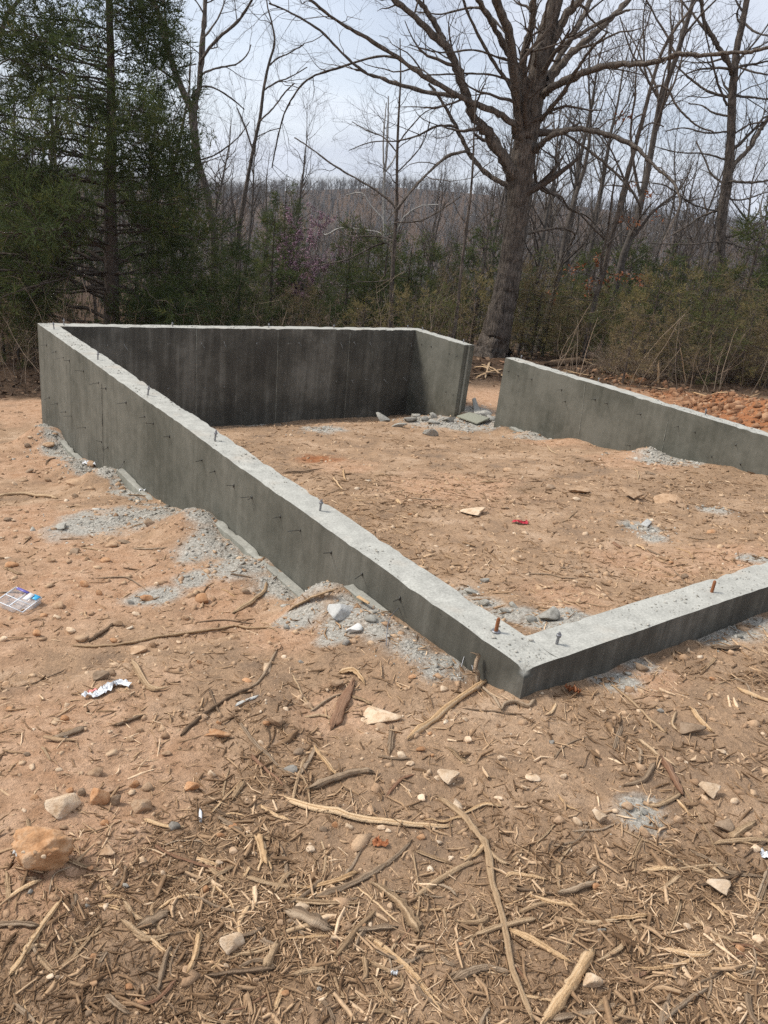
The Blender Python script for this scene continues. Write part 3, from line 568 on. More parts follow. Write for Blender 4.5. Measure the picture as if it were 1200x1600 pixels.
lean, _, _ = hero('leaning_tree', 'thin leaning bare tree with a few orange dead leaves behind the side wall', 'tree',
 [(910, 566, 10), (912, 562, 9), (920, 512, 9), (932, 460, 9), (945, 420, 9), (954, 375, 9), (965, 337, 9), (975, 295, 8), (995, 220, 7), (1007, 175, 6.5), (1020, 125, 6), (1035, 80, 5.5), (1055, 45, 5), (1075, 20, 4), (1090, -2, 3)],
 [[(938, 432, 5), (941, 400, 5), (950, 362, 5), (955, 320, 4), (960, 285, 3), (966, 250, 2.5)], [(944, 375, 4), (942, 370, 4), (927, 357, 4), (907, 335, 3), (890, 325, 2)],
  [(1019, 138, 4), (1022, 137, 4), (1032, 134, 4), (1045, 142, 4), (1055, 162, 3.5), (1070, 180, 3.5), (1090, 197, 3), (1115, 206, 2)], [(1019, 136, 3), (1017, 132, 3), (1000, 105, 3), (985, 77, 3), (972, 37, 2.5), (968, 25, 2)],
  [(1003, 203, 3), (1007, 198, 3), (1020, 192, 3), (1037, 198, 2)], [(1006, 178, 3), (1000, 180, 3), (990, 186, 3), (987, 192, 3)], [(968, 318, 3), (970, 325, 3), (980, 350, 3), (995, 367, 2.5)],
  [(945, 425, 2), (970, 432, 2), (1000, 437, 1.5), (1020, 445, 1)], [(930, 470, 2), (905, 468, 1.6), (870, 462, 1.3), (840, 470, 1)], [(958, 355, 2), (975, 345, 1.6), (1000, 350, 1.2)], [(936, 435, 2), (915, 428, 1.6), (892, 424, 1.2)]], LD, dens=.75, lens=(.3, 1.1), drift=1.2, tsides=12)
A = Acc()
for px, py, k, sp in [(905, 418, 9, 8), (890, 425, 8, 8), (918, 440, 9, 9), (960, 430, 14, 9), (975, 433, 16, 8), (995, 436, 14, 8), (1006, 442, 9, 6), (972, 342, 9, 7), (986, 347, 9, 7), (997, 350, 6, 6), (985, 292, 8, 7), (1010, 302, 8, 7), (968, 183, 7, 6), (985, 182, 9, 6), (935, 400, 8, 7), (920, 455, 7, 7), (862, 462, 9, 10), (930, 410, 8, 5), (945, 440, 9, 8), (1020, 340, 5, 8)]:
    c = at_depth(px, py, LD); s_ = scale_at(c)
    for _ in range(int(k*1.8)):
        p = c+rng.normal(0, sp*s_*.6, 3); d, e = rand_unit(2); e = nrm(np.cross(d, e)); L_ = rng.uniform(.06, .11)
        A.add([p, p+d*L_*.5+e*L_*.28, p+d*L_, p+d*L_*.5-e*L_*.28], [(0, 1, 2, 3)], rng.random())
A.build('dead_foliage', M_LEAFDEAD, lean)
rng = np.random.default_rng(104)
hero('broadleaf_tree', 'dark forked bare tree rising through the big cedar', 'tree',
 [(334, 380, 14), (330, 345, 13), (320, 290, 13), (308, 250, 13), (302, 190, 15), (300, 172, 14), (285, 140, 12), (270, 100, 11), (258, 60, 10), (247, 20, 8), (240, 0, 7), (232, -30, 6)],
 [[(302, 182, 12), (304, 165, 11), (312, 130, 10), (317, 60, 9), (321, 0, 8), (325, -30, 7)], [(313, 100, 6), (315, 94, 6), (337, 64, 6), (371, 34, 5), (394, 0, 4), (405, -25, 3)],
  [(313, 120, 4), (315, 116, 4), (337, 107, 4), (367, 101, 3), (385, 87, 2.5), (392, 70, 2)], [(301, 160, 3), (303, 142, 3), (326, 135, 3.5), (356, 150, 3), (382, 171, 2)], [(270, 102, 5), (268, 95, 5), (262, 60, 5), (258, 20, 4), (255, -10, 4)],
  [(257, 95, 4), (255, 85, 4), (230, 65, 3), (190, 40, 2)], [(280, 108, 3), (283, 105, 3), (307, 100, 2)], [(318, 60, 4), (340, 30, 3), (352, 0, 2)], [(312, 250, 3), (340, 240, 3), (372, 215, 2), (390, 190, 1.5)]], 26.0, dens=1.0, lens=(.5, 2.0), drift=2)
rng = np.random.default_rng(105)
hero('slender_tree', 'slender dark bare tree between the cedar and the distant hill', 'tree',
 [(372, 370, 8), (375, 345, 8), (383, 300, 7), (396, 232, 6), (407, 180, 6), (412, 139, 5), (420, 101, 4.5), (429, 67, 4), (425, 37, 3), (418, 10, 2.5), (415, -20, 2)],
 [[(396, 240, 3), (395, 235, 3), (382, 195, 3), (370, 168, 2)], [(406, 190, 3), (407, 188, 3), (427, 169, 3), (445, 145, 2.5), (460, 130, 2)], [(412, 141, 3), (435, 127, 3), (450, 122, 2.5), (480, 105, 2)], [(421, 102, 3), (435, 90, 3), (450, 84, 2.5), (475, 70, 2)], [(400, 215, 2), (420, 205, 2), (440, 200, 1.5)]], 25.0, dens=1.1, lens=(.4, 1.5), drift=1.5)
rng = np.random.default_rng(106)
hero('small_tree', 'small bare grey tree with level branches rising above the far wall', 'tree',
 [(609, 520, 8), (611, 480, 7.5), (613, 430, 7.5), (617, 363, 7), (620, 323, 6.5), (620, 283, 5), (621, 230, 5), (623, 180, 4), (626, 120, 3), (625, 60, 2)],
 [[(617, 325, 4), (617, 322, 4), (587, 297, 4), (549, 275, 3.5), (515, 254, 3), (483, 230, 2.5), (460, 215, 2)], [(621, 328, 4), (622, 326, 4), (648, 291, 4), (675, 265, 3.5), (699, 246, 3), (720, 238, 2.5), (745, 225, 2)],
  [(618, 350, 3), (620, 348, 3), (656, 345, 3), (688, 329, 2.5), (720, 307, 2)], [(615, 388, 3.5), (614, 385, 3.5), (597, 380, 3.5), (573, 390, 3), (541, 406, 2.5), (509, 412, 2), (485, 417, 1.5)], [(616, 378, 3), (612, 375, 3), (587, 369, 3), (549, 369, 2.5), (528, 358, 2)],
  [(621, 240, 3), (600, 215, 2.5), (575, 205, 2), (550, 190, 1.5)], [(621, 225, 3), (645, 195, 2.5), (665, 175, 2), (690, 165, 1.5)], [(620, 270, 3), (640, 250, 2.5), (660, 225, 2), (672, 190, 1.5)], [(612, 435, 2), (590, 440, 2), (560, 440, 1.5)], [(610, 490, 2), (590, 495, 2), (560, 505, 1.5), (540, 500, 1)]], 20.0, dens=1.3, lens=(.4, 1.5), twig=M_GREYTWIG, drift=1.5)
rng = np.random.default_rng(107)
hero('sycamore_tree', 'pale sycamore with white limbs standing behind the small grey tree', 'tree',
 [(603, 470, 8), (602, 422, 7), (601, 363, 6), (600, 310, 5), (601, 270, 4.5), (604, 243, 4), (606, 200, 3), (607, 150, 2)],
 [[(602, 370, 3), (598, 367, 2.8), (587, 362, 3), (557, 358, 3), (530, 357, 3), (507, 367, 2.5), (500, 345, 1.5)], [(603, 368, 2.5), (620, 360, 2.8), (632, 339, 3), (656, 323, 3), (685, 320, 2.5)], [(600, 345, 2.5), (597, 340, 2), (581, 323, 2.5), (565, 302, 2.5), (541, 305, 2)],
  [(601, 270, 3), (615, 250, 2.5), (622, 232, 2)], [(601, 275, 3), (599, 240, 3), (600, 200, 2.5), (604, 160, 2)]], 34.0, bark=M_WHITEBARK, twig=M_GREYTWIG, dens=.6, lens=(.5, 1.5), whites=(0, 1, 2, 3, 4), drift=1.5, rough=.05)
rng = np.random.default_rng(108)
hero('slender_tree', 'thin grey sapling just beside the big oak, beyond the short wall stub', 'tree',
 [(708, 530, 7), (709, 522, 7), (715, 480, 6), (720, 427, 5.5), (728, 360, 5), (735, 307, 4.5), (739, 253, 4), (741, 200, 3), (744, 140, 2)],
 [[(709, 508, 2), (700, 492, 2), (695, 488, 1.5)], [(727, 365, 2), (745, 350, 2), (765, 332, 2), (782, 322, 1.5)], [(729, 350, 2.5), (715, 330, 2), (705, 300, 1.5)], [(737, 280, 2), (755, 262, 2), (772, 250, 1.5)]], 17.5, dens=.9, lens=(.3, 1.1), twig=M_GREYTWIG, drift=1)
rng = np.random.default_rng(109)
hero('broadleaf_tree', 'pale bark limb reaching in above the cedar from a tree out of view', 'tree',
 [(-75, 500, 16), (-65, 350, 14), (-45, 220, 12), (-20, 120, 9), (-8, 82, 8), (3, 50, 7.5), (12, 22, 7), (30, 0, 6), (45, -25, 5)],
 [[(2, 52, 3), (20, 48, 3), (45, 45, 2.5), (60, 58, 2)], [(-20, 130, 4), (0, 100, 3), (30, 90, 2)], [(5, 45, 3), (-10, 20, 3), (-20, -10, 2)]], 22.0, dens=1.2, lens=(.5, 1.6))

# ---- cedars: a trunk, drooping boughs and sprays of scale-leaf foliage
def cedar_data(name, H, Rmax, nb, ns, nl, mat, seed, leaf=(.07, .15), lw=.012, bare=.08, prof=None, fine=1.0, nleaf=7, asym=0.0):
    global rng
    keep = rng; rng = np.random.default_rng(seed)
    n = 10; zt = np.linspace(0, H, 14); tp = np.stack([.05*H/8*fbm(zt*.5, zt*0+seed, 2, 61), .05*H/8*fbm(zt*.5, zt*0+seed, 2, 62), zt, np.interp(zt, [0, H], [.018*H, .004])], -1)
    A = Acc(); add_tube(A, tp, 8, .5, .15)
    zb = H*(bare+(1-bare)*np.sort(rng.random(nb))**.9); az = rng.uniform(0, 2*math.pi, nb)
    prof = prof or ((0, .62), (.12, .95), (.3, 1.0), (.55, .72), (.8, .38), (1, .05))
    Lb = Rmax*np.interp(zb/H, [p[0] for p in prof], [p[1] for p in prof])*rng.uniform(.7, 1.15, nb)
    Lb = Lb*(1-asym*(np.cos(az)*CR[0]+np.sin(az)*CR[1]))
    t = np.linspace(0, 1, n); up = rng.uniform(.0, .32, nb); dr = rng.uniform(.05, .4, nb)
    P = np.zeros((nb, n, 3)); c = np.stack([np.cos(az), np.sin(az)], -1)
    P[..., :2] = c[:, None, :]*(Lb[:, None]*t)[..., None]; P[..., 2] = zb[:, None]+Lb[:, None]*(up[:, None]*t-dr[:, None]*t*t+.16*t**4)
    P[:, 1:] += rng.normal(0, .03, (nb, n-1, 3))*Lb[:, None, None]*.5
    P[..., 0] += np.interp(zb, zt, tp[:, 0])[:, None]; P[..., 1] += np.interp(zb, zt, tp[:, 1])[:, None]
    R = np.maximum(.008*Lb[:, None]*(1-.85*t), .003)+.002
    B = A; add_many(B, P, R, 4, (.2, .6))
    P1, R1 = grow(P, R, ns/max(Lb.mean(), .1), (.22*Rmax**.6, .55*Rmax**.6), (.5, 1.0), 5, .2, .02, .22, .55, .0025, lfac=.6); add_many(B, P1, R1, 3, (.2, .6))
    P2, R2 = grow(P1, R1, nl*fine, (leaf[0], leaf[1]*1.6), (.3, .9), 3, .25, .06, .05, .7, .002)
    Fo = Acc(); N = len(P2); d = nrm(P2[:, 2]-P2[:, 0]); L_ = np.linalg.norm(P2[:, 2]-P2[:, 0], axis=1)
    tint = np.clip(.42+.16*rng.normal(0, 1, N)+.5*fbm(P2[:, 0, 0]*.9+P2[:, 0, 2]*.4, P2[:, 0, 1]*.9+P2[:, 0, 2]*.5, 2, seed), 0, 1)
    for k in range(nleaf):
        side = nrm(np.cross(d, rand_unit(N))); o = P2[:, 0]+d*(L_*(.05+.9*k/nleaf))[:, None]+rng.normal(0, .012, (N, 3)); dd_ = nrm(d*.8+side*rng.uniform(.12, .6, N)[:, None]); l2 = L_*rng.uniform(.25, .6, N); w2 = nrm(np.cross(dd_, rand_unit(N)))*(lw*rng.uniform(.7, 1.5, N))[:, None]
        m_ = o+dd_*(l2*.45)[:, None]; V = np.stack([o, m_+w2, o+dd_*l2[:, None], m_-w2], 1).reshape(-1, 3); Fo.add(V, np.arange(N*4).reshape(N, 4), np.repeat(tint, 4))
    r = (A.data(name+'_trunk', M_TWIG, True), Fo.data(name+'_foliage', mat))
    rng = keep; return r
def place_tree(name, datas, parts, loc, rz, sc, label, cat, group=None):
    o = empty(name, loc, rz); o.scale = sc if hasattr(sc, '__len__') else (sc, sc, sc); tag(o, label, cat, group)
    for d, p in zip(datas, parts): obj(p, d, o)
    return o
CP = ('trunk', 'foliage')
def base_at(px, py, D, sink=.08):
    p = at_depth(px, py, D); return (p[0], p[1], float(G(p[0], p[1], False))-sink), p
big = cedar_data('big_cedar', 9.6, 3.6, 210, 20, 16, M_CEDAR, 201, (.10, .2), .0075, .08, ((0, .9), (.1, 1.0), (.2, .98), (.4, .72), (.5, .58), (.63, .44), (.8, .36), (1, .2)), asym=.3)
b_, _ = base_at(176, 505, 15.8); place_tree('cedar_tree', big, CP, b_, 0, 1.0, 'big dark green cedar with drooping boughs behind the corner of the far wall', 'tree')
CED = [cedar_data('cedar%d' % k, 4.6, 1.35, 90, 7, 16, M_CEDAR, 210+k, (.08, .17), .0105, .03, ((0, .8), (.2, 1.0), (.5, .75), (.8, .4), (1, .05))) for k in range(2)]
YNG = [cedar_data('young_cedar%d' % k, 2.4, .95, 60, 5, 15, (M_BRONZE, M_OLIVE, M_STRAW)[k], 220+k, (.07, .16), .005, .02, ((0, .7), (.25, 1.0), (.6, .8), (.85, .45), (1, .08))) for k in range(3)]
rng = np.random.default_rng(120)
# (pixel x, pixel y of mid height, distance ahead, size, label)
for i, (px, D, sc, lab) in enumerate([
  (-20, 19, 1.25, 'dark cedar at the edge of the view, beyond the big cedar'), (60, 23, 1.0, 'dark cedar half hidden by the lower boughs of the big cedar'), (285, 17.5, .6, 'low dark cedar under the forked bare tree'), (375, 18.5, .62, 'dense green cedar beside the slender dark tree'),
  (425, 20, .72, 'short dark cedar in front of the pink flowering redbud'), (505, 19.5, .42, 'low green cedar at the foot of the pink redbud, over the far wall'), (602, 22.5, .8, 'rounded dark cedar beside the trunk of the small grey tree'), (640, 21, .66, 'low dark cedar between the small grey tree and the far corner'), (462, 25.5, .7, 'dark cedar just behind the low pink redbud shrub'), (755, 25, .85, 'dark cedar glimpsed behind the oak trunk'), (930, 22.5, .75, 'green cedar directly behind the leaning tree'), (1055, 23, .8, 'dark green cedar between the leaning and the straight bare tree'), (545, 21.5, .75, 'dense dark green cedar below the redbud, behind the far wall'), (575, 24, .8, 'dark cedar directly behind the small grey tree'), (660, 26, .85, 'dark green cedar between the small grey tree and the oak sapling'),
  (440, 36, 1.25, 'tall brown green cedar standing before the distant hill'), (850, 27, .85, 'green cedar just past the oak trunk'), (895, 24, .7, 'bright green cedar between the oak and the leaning tree'), (985, 26, .9, 'green cedar beyond the leaning tree'), (1010, 33, 1.1, 'dark cedar deep in the woods past the leaning tree'),
  (1175, 22, 1.05, 'tall yellow green cedar beyond the straight bare tree'), (1090, 29, .8, 'dark cedar behind the trunk of the straight bare tree'), (1230, 25, 1.1, 'green cedar at the edge of the view past the straight bare tree'), (700, 32, .9, 'dark cedar deep in the woods behind the oak sapling'), (345, 24, .7, 'dark cedar behind the forked bare tree'), (235, 22, .8, 'dark cedar directly behind the big cedar')]):
    b_, _ = base_at(px, 420, D); place_tree('cedar_tree', CED[i % 2], CP, b_, rng.uniform(0, 6), (sc, sc, sc*rng.uniform(.9, 1.1)), lab, 'tree', 'dark cedars behind the foundation')
yl = [(640, 16.8, .7, 'behind the far corner of the foundation'), (672, 17.6, .8, 'beyond the short wall stub'), (694, 19.2, .9, 'beside the thin oak sapling'), (735, 19.4, .9, 'against the oak trunk on its cedar side'), (812, 18.3, .75, 'at the foot of the oak, past its trunk'),
      (832, 18.6, 1.0, 'past the oak trunk'), (850, 17.5, 1.0, 'second from the oak trunk toward the leaning tree'), (878, 17.6, .85, 'between the oak and the leaning tree'), (900, 19.5, 1.1, 'behind the leaning tree'), (940, 17.4, .9, 'beside the foot of the leaning tree'),
      (960, 18.2, 1.15, 'just past the leaning tree'), (985, 16.2, .8, 'above the fallen log end'), (1010, 17.6, 1.1, 'behind the pale dry brush'), (1040, 18.6, 1.2, 'above the upright wooden stake'), (1062, 16.9, .85, 'behind the wooden stake'), (1085, 20, 1.2, 'below the trunk of the straight bare tree'),
      (1105, 17.6, .9, 'in front of the straight bare tree'), (1135, 19, 1.1, 'beside the foot of the straight bare tree'), (1165, 17.8, 1.0, 'past the red clay bank'), (1190, 19.5, 1.2, 'under the tall yellow green cedar'), (1215, 17.5, .9, 'at the end of the thicket by the view edge'),
      (5, 15.8, .9, 'at the edge of the dirt beyond the tall corner'), (28, 15.4, .85, 'beside the tall far corner of the foundation'), (52, 16.4, .9, 'behind the tall far corner'), (270, 15.5, .6, 'behind the middle of the far wall'), (400, 16.2, .6, 'under the slender dark tree'), (470, 17, .7, 'beneath the redbud'), (565, 17.5, .7, 'behind the far wall near the small grey tree')]
for i, (px, D, sc, lab) in enumerate(yl):
    if 690 < px < 800: D = max(D, OAKD+1.6)
    elif 800 <= px < 860: D = max(D, OAKD+.5)
    elif 870 < px < 945: D = max(D, LD+1.0)
    b_, _ = base_at(px, 540, D); place_tree('young_cedar', YNG[i % 3], CP, b_, rng.uniform(0, 6), (sc*rng.uniform(.75, 1.1),)*2+(sc*rng.uniform(.75, 1.15),), ('bushy bronze young cedar ', 'bushy olive green young cedar ', 'bushy straw brown young cedar ')[i % 3]+lab, 'young cedar', 'young cedars along the clearing edge')

# ---- the bare woods behind: seven shapes of tree, each copied with its own turn and size
def bare_data(name, H, seed, twig, limbs=16, spread=.33, bark=None):
    global rng
    keep = rng; rng = np.random.default_rng(seed); zt = np.linspace(0, H, 14)
    tp = np.stack([.75*fbm(zt*.22, zt*0+seed, 3, 63), .75*fbm(zt*.22, zt*0+seed, 3, 64), zt, np.interp(zt, [0, .12*H, .6*H, H], [.0135*H, .0095*H, .006*H, .006])], -1); tp[:, :2] -= tp[0, :2]
    A = Acc(); add_tube(A, tp, 8, .5, .15); P0, R0 = tp[None, :, :3], tp[None, :, 3]
    P1, R1 = grow(P0, R0, limbs/H/.68, (spread*H*.6, spread*H*1.2), (.45, 1.05), 10, .17, .07, .2, .55, .009, lfac=.55); B = Acc(); add_many(B, P1, R1, 5, (.3, .7))
    P2, R2 = grow(P1, R1, 2.4, (.5, 1.9), (.4, 1.1), 7, .22, .08, .15, .55, .006); add_many(B, P2, R2, 3, (.2, .8))
    P3, R3 = grow(P2, R2, 3.0, (.25, .9), (.4, .9), 4, .2, .1, .15, .6, .0045); add_many(B, P3, R3, 3, (.2, .8))
    r = (A.data(name+'_trunk', bark or M_GREYTWIG, True), B.data(name+'_crown', twig)); rng = keep; return r
BARE = [bare_data('bare%d' % k, H, 300+k, tw, L_, sp) for k, (H, tw, L_, sp) in enumerate([(11, M_TWIG, 18, .33), (12.5, M_GREYTWIG, 20, .3), (9, M_GREYTWIG, 17, .36), (13, M_TWIG, 22, .26), (8, M_GREYTWIG, 15, .4), (10, M_TWIG, 18, .32)])]
rng = np.random.default_rng(130)
lmk = [('the big cedar', 170), ('the forked bare tree', 310), ('the slender dark tree', 385), ('the pink redbud', 490), ('the small grey tree', 612), ('the oak sapling', 725), ('the oak trunk', 805), ('the leaning tree', 945), ('the straight bare tree', 1130)]
ordn = ['first', 'second', 'third', 'fourth', 'fifth', 'sixth', 'seventh', 'eighth', 'ninth', 'tenth', 'eleventh', 'twelfth', 'thirteenth', 'fourteenth', 'fifteenth', 'sixteenth', 'seventeenth', 'eighteenth', 'nineteenth', 'twentieth']
ordn += ['twenty '+w for w in ordn[:9]]+['thirtieth']+['thirty '+w for w in ordn[:9]]+['fortieth']+['forty '+w for w in ordn[:9]]
spots = []
for D, step, jit in [(23, 120, 34), (28, 72, 30), (34, 50, 24), (42, 40, 20), (52, 36, 18), (66, 36, 16), (84, 34, 16)]:
    for px in np.arange(-60, 1290, step):
        x = px+rng.uniform(-jit, jit); d = D*rng.uniform(.9, 1.1)
        if 395 < x < 690 and rng.random() < (.75 if d < 50 else .35): continue
        if x < 640 and d < 30 and rng.random() < .5: continue
        if 770 < x < 850 and d < 25: continue
        if 395 < x < 760 and d < 36: continue
        if 1030 < x < 1210 and d < 31: continue
        spots.append((x, d))
cnt = {}
spots.sort(key=lambda s: s[1])
for x, d in spots:
    k = min(lmk, key=lambda m: abs(m[1]-x))[0]; cnt[k] = cnt.get(k, 0)+1; j = cnt[k]-1
    v = int(rng.integers(0, 6)); sc = rng.uniform(.7, 1.1)*(1.0 if x > 640 else .78); b_, _ = base_at(x, 330, d)
    look = ['dark', 'tall grey', 'grey', 'tall dark', 'short grey', 'slim dark'][v]
    lab = f'{look} bare woodland tree, {ordn[j]} going back behind {k}'
    place_tree('bare_tree', BARE[v], ('trunk', 'crown'), b_, rng.uniform(0, 6.28), (sc, sc, sc*rng.uniform(.9, 1.15)), lab, 'tree', 'bare trees in the woods behind the foundation')

# ---- redbud in bloom
rng = np.random.default_rng(140)
def redbud(px, py, D, H, label, n=1):
    b, _ = base_at(px, py, D); root = empty('redbud_tree', b); tag(root, label, 'tree'); A = Acc(); B = Acc(); F = Acc()
    tp = np.array([(0, 0, 0, .06), (.1, 0, H*.2, .05), (.15, .1, H*.45, .035), (.1, .1, H*.75, .02), (.2, .1, H, .008)]); tp = poly(tp, sub=4); add_tube(A, tp, 7, .4)
    P1, R1 = grow(tp[None, :, :3], tp[None, :, 3], 5, (H*.3, H*.55), (.5, 1.0), 8, .2, .1, .25, .5, .008); add_many(B, P1, R1, 4); P2, R2 = grow(P1, R1, 5, (.3, .9), (.4, 1.0), 6, .2, .08, .15, .5, .004); add_many(B, P2, R2, 3)
    up = P2[P2[:, 0, 2] > H*.45]; pts = up[rng.integers(0, len(up), 9000), rng.integers(0, 6, 9000)]+rng.normal(0, .04, (9000, 3)); d = rand_unit(9000); e = nrm(np.cross(d, rand_unit(9000))); L_ = rng.uniform(.012, .03, 9000)[:, None]
    F.add(np.stack([pts-d*L_, pts+e*L_, pts+d*L_, pts-e*L_], 1).reshape(-1, 3), np.arange(36000).reshape(-1, 4), np.repeat(rng.random(9000), 4))
    A.build('trunk', M_TWIG, root); B.build('crown', M_TWIG, root); F.build('blossom', M_BUD, root)
redbud(490, 420, 27, 3.4, 'small redbud tree in purple pink bloom beyond the far wall')
redbud(445, 460, 25, 1.9, 'low pink redbud shrub beside the short dark cedar')

# ---- undergrowth: dry stems and twigs nobody could count
rng = np.random.default_rng(150)
def stems(N, lo, hi, dlo, dhi, hlo, hhi, rad):
    px = rng.uniform(lo, hi, N); D = dlo+(dhi-dlo)*rng.random(N)**1.4
    f = at_depth(600, 450, 1.0)-CAM
    th = (px-600)/FPX; x = CAM[0]+D*(HEAD[0]+th*HEAD[1]); y = CAM[1]+D*(HEAD[1]-th*HEAD[0]); ok = forest_at(x, y) > .5; ok &= ~((np.abs(px-770) < 62) & (D < OAKD+.9)) & ~((np.abs(px-914) < 28) & (D < LD+.2)); x, y = x[ok], y[ok]
    z = G(x, y, False)-.05; N = len(x); h = rng.uniform(hlo, hhi, N)*rng.uniform(.5, 1, N); n = 7; P = np.zeros((N, n, 3)); P[:, 0] = np.stack([x, y, z], -1)
    d = nrm(np.stack([rng.normal(0, .22, N), rng.normal(0, .22, N), np.ones(N)], -1))
    for s in range(1, n): d = nrm(d+rng.normal(0, .1, (N, 3))); P[:, s] = P[:, s-1]+d*(h/(n-1))[:, None]
    R = (rng.uniform(.5, 1.4, N)*rad)[:, None]*np.linspace(1, .35, n); return P, R
A = Acc()
P, R = stems(1550, -230, 1450, 12.5, 25, .4, 2.3, .0075); add_many(A, P, R, 3, (0, 1)); P1, R1 = grow(P, R, 2.6, (.2, .8), (.4, 1.1), 5, .22, .05, .2, .55, .0026); add_many(A, P1, R1, 3, (.1, .9))
P2, R2 = grow(P1, R1, 2.2, (.1, .35), (.4, 1.1), 3, .22, .05, .2, .6, .002, maxn=4500); add_many(A, P2, R2, 3, (.2, 1))
tag(A.build('undergrowth', M_BRUSH), 'tangle of dry brown stems along the edge of the clearing', None, None, 'stuff')
A = Acc(); P, R = stems(1900, -230, 1450, 25, 75, 1.5, 5.5, .014); add_many(A, P, R, 3, (0, 1)); P1, R1 = grow(P, R, 1.6, (.5, 1.6), (.4, 1.0), 5, .2, .08, .25, .55, .006, maxn=9000); add_many(A, P1, R1, 3, (.1, .9))
tag(A.build('woodland_thicket', M_GREYTWIG), 'grey brown saplings filling the woods', None, None, 'stuff')
# pale dry brush at the clearing edge
def brush(px, py, label, n=160, h=.7, M=M_BRUSH, t=(.5, 1)):
    p = hit(px, py); root = empty('dry_bush', (p[0], p[1], float(G(p[0], p[1], False)))); tag(root, label, 'bush'); P = np.zeros((n, 7, 3)); d = nrm(np.stack([rng.normal(0, .55, n), rng.normal(0, .55, n), np.ones(n)], -1)); P[:, 0, :2] = rng.normal(0, .12, (n, 2)); hh = rng.uniform(.5, 1.1, n)*h
    for s in range(1, 7): d = nrm(d+rng.normal(0, .16, (n, 3))+np.array([0, 0, -.06])); P[:, s] = P[:, s-1]+d*(hh/6)[:, None]
    R = np.full((n, 1), .0045)*np.linspace(1, .4, 7); A = Acc(); add_many(A, P, R, 3, t); P1, R1 = grow(P, R, 6, (.1, .35), (.4, 1), 4, .25, 0, .2, .6, .0022); add_many(A, P1, R1, 3, t); A.build('foliage', M, root)
brush(960, 582, 'pale dry bush beside the fallen log, below the young cedars', 200, .75); brush(1000, 588, 'second pale dry bush just past the fallen log', 160, .6); brush(1150, 598, 'wide grey brown dry bush behind the red clay bank', 220, .9, M_BRUSH, (.1, .7)); brush(1195, 600, 'dry brown bush at the end of the red clay bank', 200, .9, M_BRUSH, (.1, .7)); brush(1090, 592, 'dry brown bush between the stake and the clay bank', 160, .8, M_BRUSH, (.1, .7))

# ---- far wooded hill
rng = np.random.default_rng(160)
N = 6200; D = rng.uniform(95, 560, N); u = rng.uniform(-.72, .78, N); x = CAM[0]+D*(HEAD[0]+u*HEAD[1]); y = CAM[1]+D*(HEAD[1]-u*HEAD[0]); z = G(x, y, False); h = rng.uniform(5, 10, N); A = Acc()
k = 9; lean_ = rng.normal(0, .42, (N, k, 2)); bz = rng.uniform(.0, .55, (N, k)); bz[:, 0] = 0; lean_[:, 0] *= .2
p0 = np.stack([np.repeat(x[:, None], k, 1), np.repeat(y[:, None], k, 1), z[:, None]+bz*h[:, None]], -1); ln = (h[:, None]*(1-bz)*rng.uniform(.7, 1, (N, k)))
p1 = p0+np.concatenate([lean_*ln[..., None], (ln*.9)[..., None]], -1); r = (np.where(np.arange(k) == 0, .16, .07)[None, :]*np.clip(D/250, .6, 1.4)[:, None])
p0, p1, r = p0.reshape(-1, 3), p1.reshape(-1, 3), r.reshape(-1); side = nrm(np.cross(p1-p0, rand_unit(len(p0))))*r[:, None]
s2 = nrm(np.cross(p1-p0, side))*r[:, None]
V = np.stack([p0+side, p0-.5*side+.87*s2, p0-.5*side-.87*s2, p1], 1).reshape(-1, 3); b4 = np.arange(len(p0))[:, None]*4
F = np.concatenate([b4+np.array([[0, 1, 3]]), b4+np.array([[1, 2, 3]]), b4+np.array([[2, 0, 3]])]); A.add(V, F, np.repeat(np.repeat(rng.uniform(.1, 1, N), k), 4))
M_HILLWOOD = tinted('distant_grey_bark', [(0, (0.043, 0.04, 0.038)), (0.5, (0.077, 0.072, 0.069)), (1, (0.118, 0.11, 0.107))], .95, .02, .3)
tag(A.build('hillside_woods', M_HILLWOOD), 'leafless woods covering the far hill', None, None, 'stuff')

# ------------------------------------------------------------------ loose things on the ground
ORD = ['', 'second', 'third', 'fourth', 'fifth', 'sixth', 'seventh', 'eighth', 'ninth', 'tenth', 'eleventh', 'twelfth', 'thirteenth', 'fourteenth', 'fifteenth', 'sixteenth', 'seventeenth', 'eighteenth', 'nineteenth', 'twentieth']
MARKS = []                                        # (pixel x, pixel y, phrase) of things that others are described by
def wood_mat(name, a, b, c):
    m, nt, bs = material(name, .85, .2); t = attr(nt, 'tint'); p = pos(nt); n1 = noise(nt, p, 60, 5, .65); n2 = noise(nt, p, 260, 3, .6)
    f = math_(nt, 'ADD', math_(nt, 'MULTIPLY', t, .72), math_(nt, 'ADD', math_(nt, 'MULTIPLY', n1, .45), math_(nt, 'MULTIPLY', n2, .25))); f = math_(nt, 'SUBTRACT', f, .18); col = ramp(nt, f, [(.12, a), (.5, b), (.9, c)])
    nt.links.new(col, bs.inputs['Base Color']); bump(nt, bs, math_(nt, 'ADD', n1, math_(nt, 'MULTIPLY', n2, .6)), 1.0, .008); return m
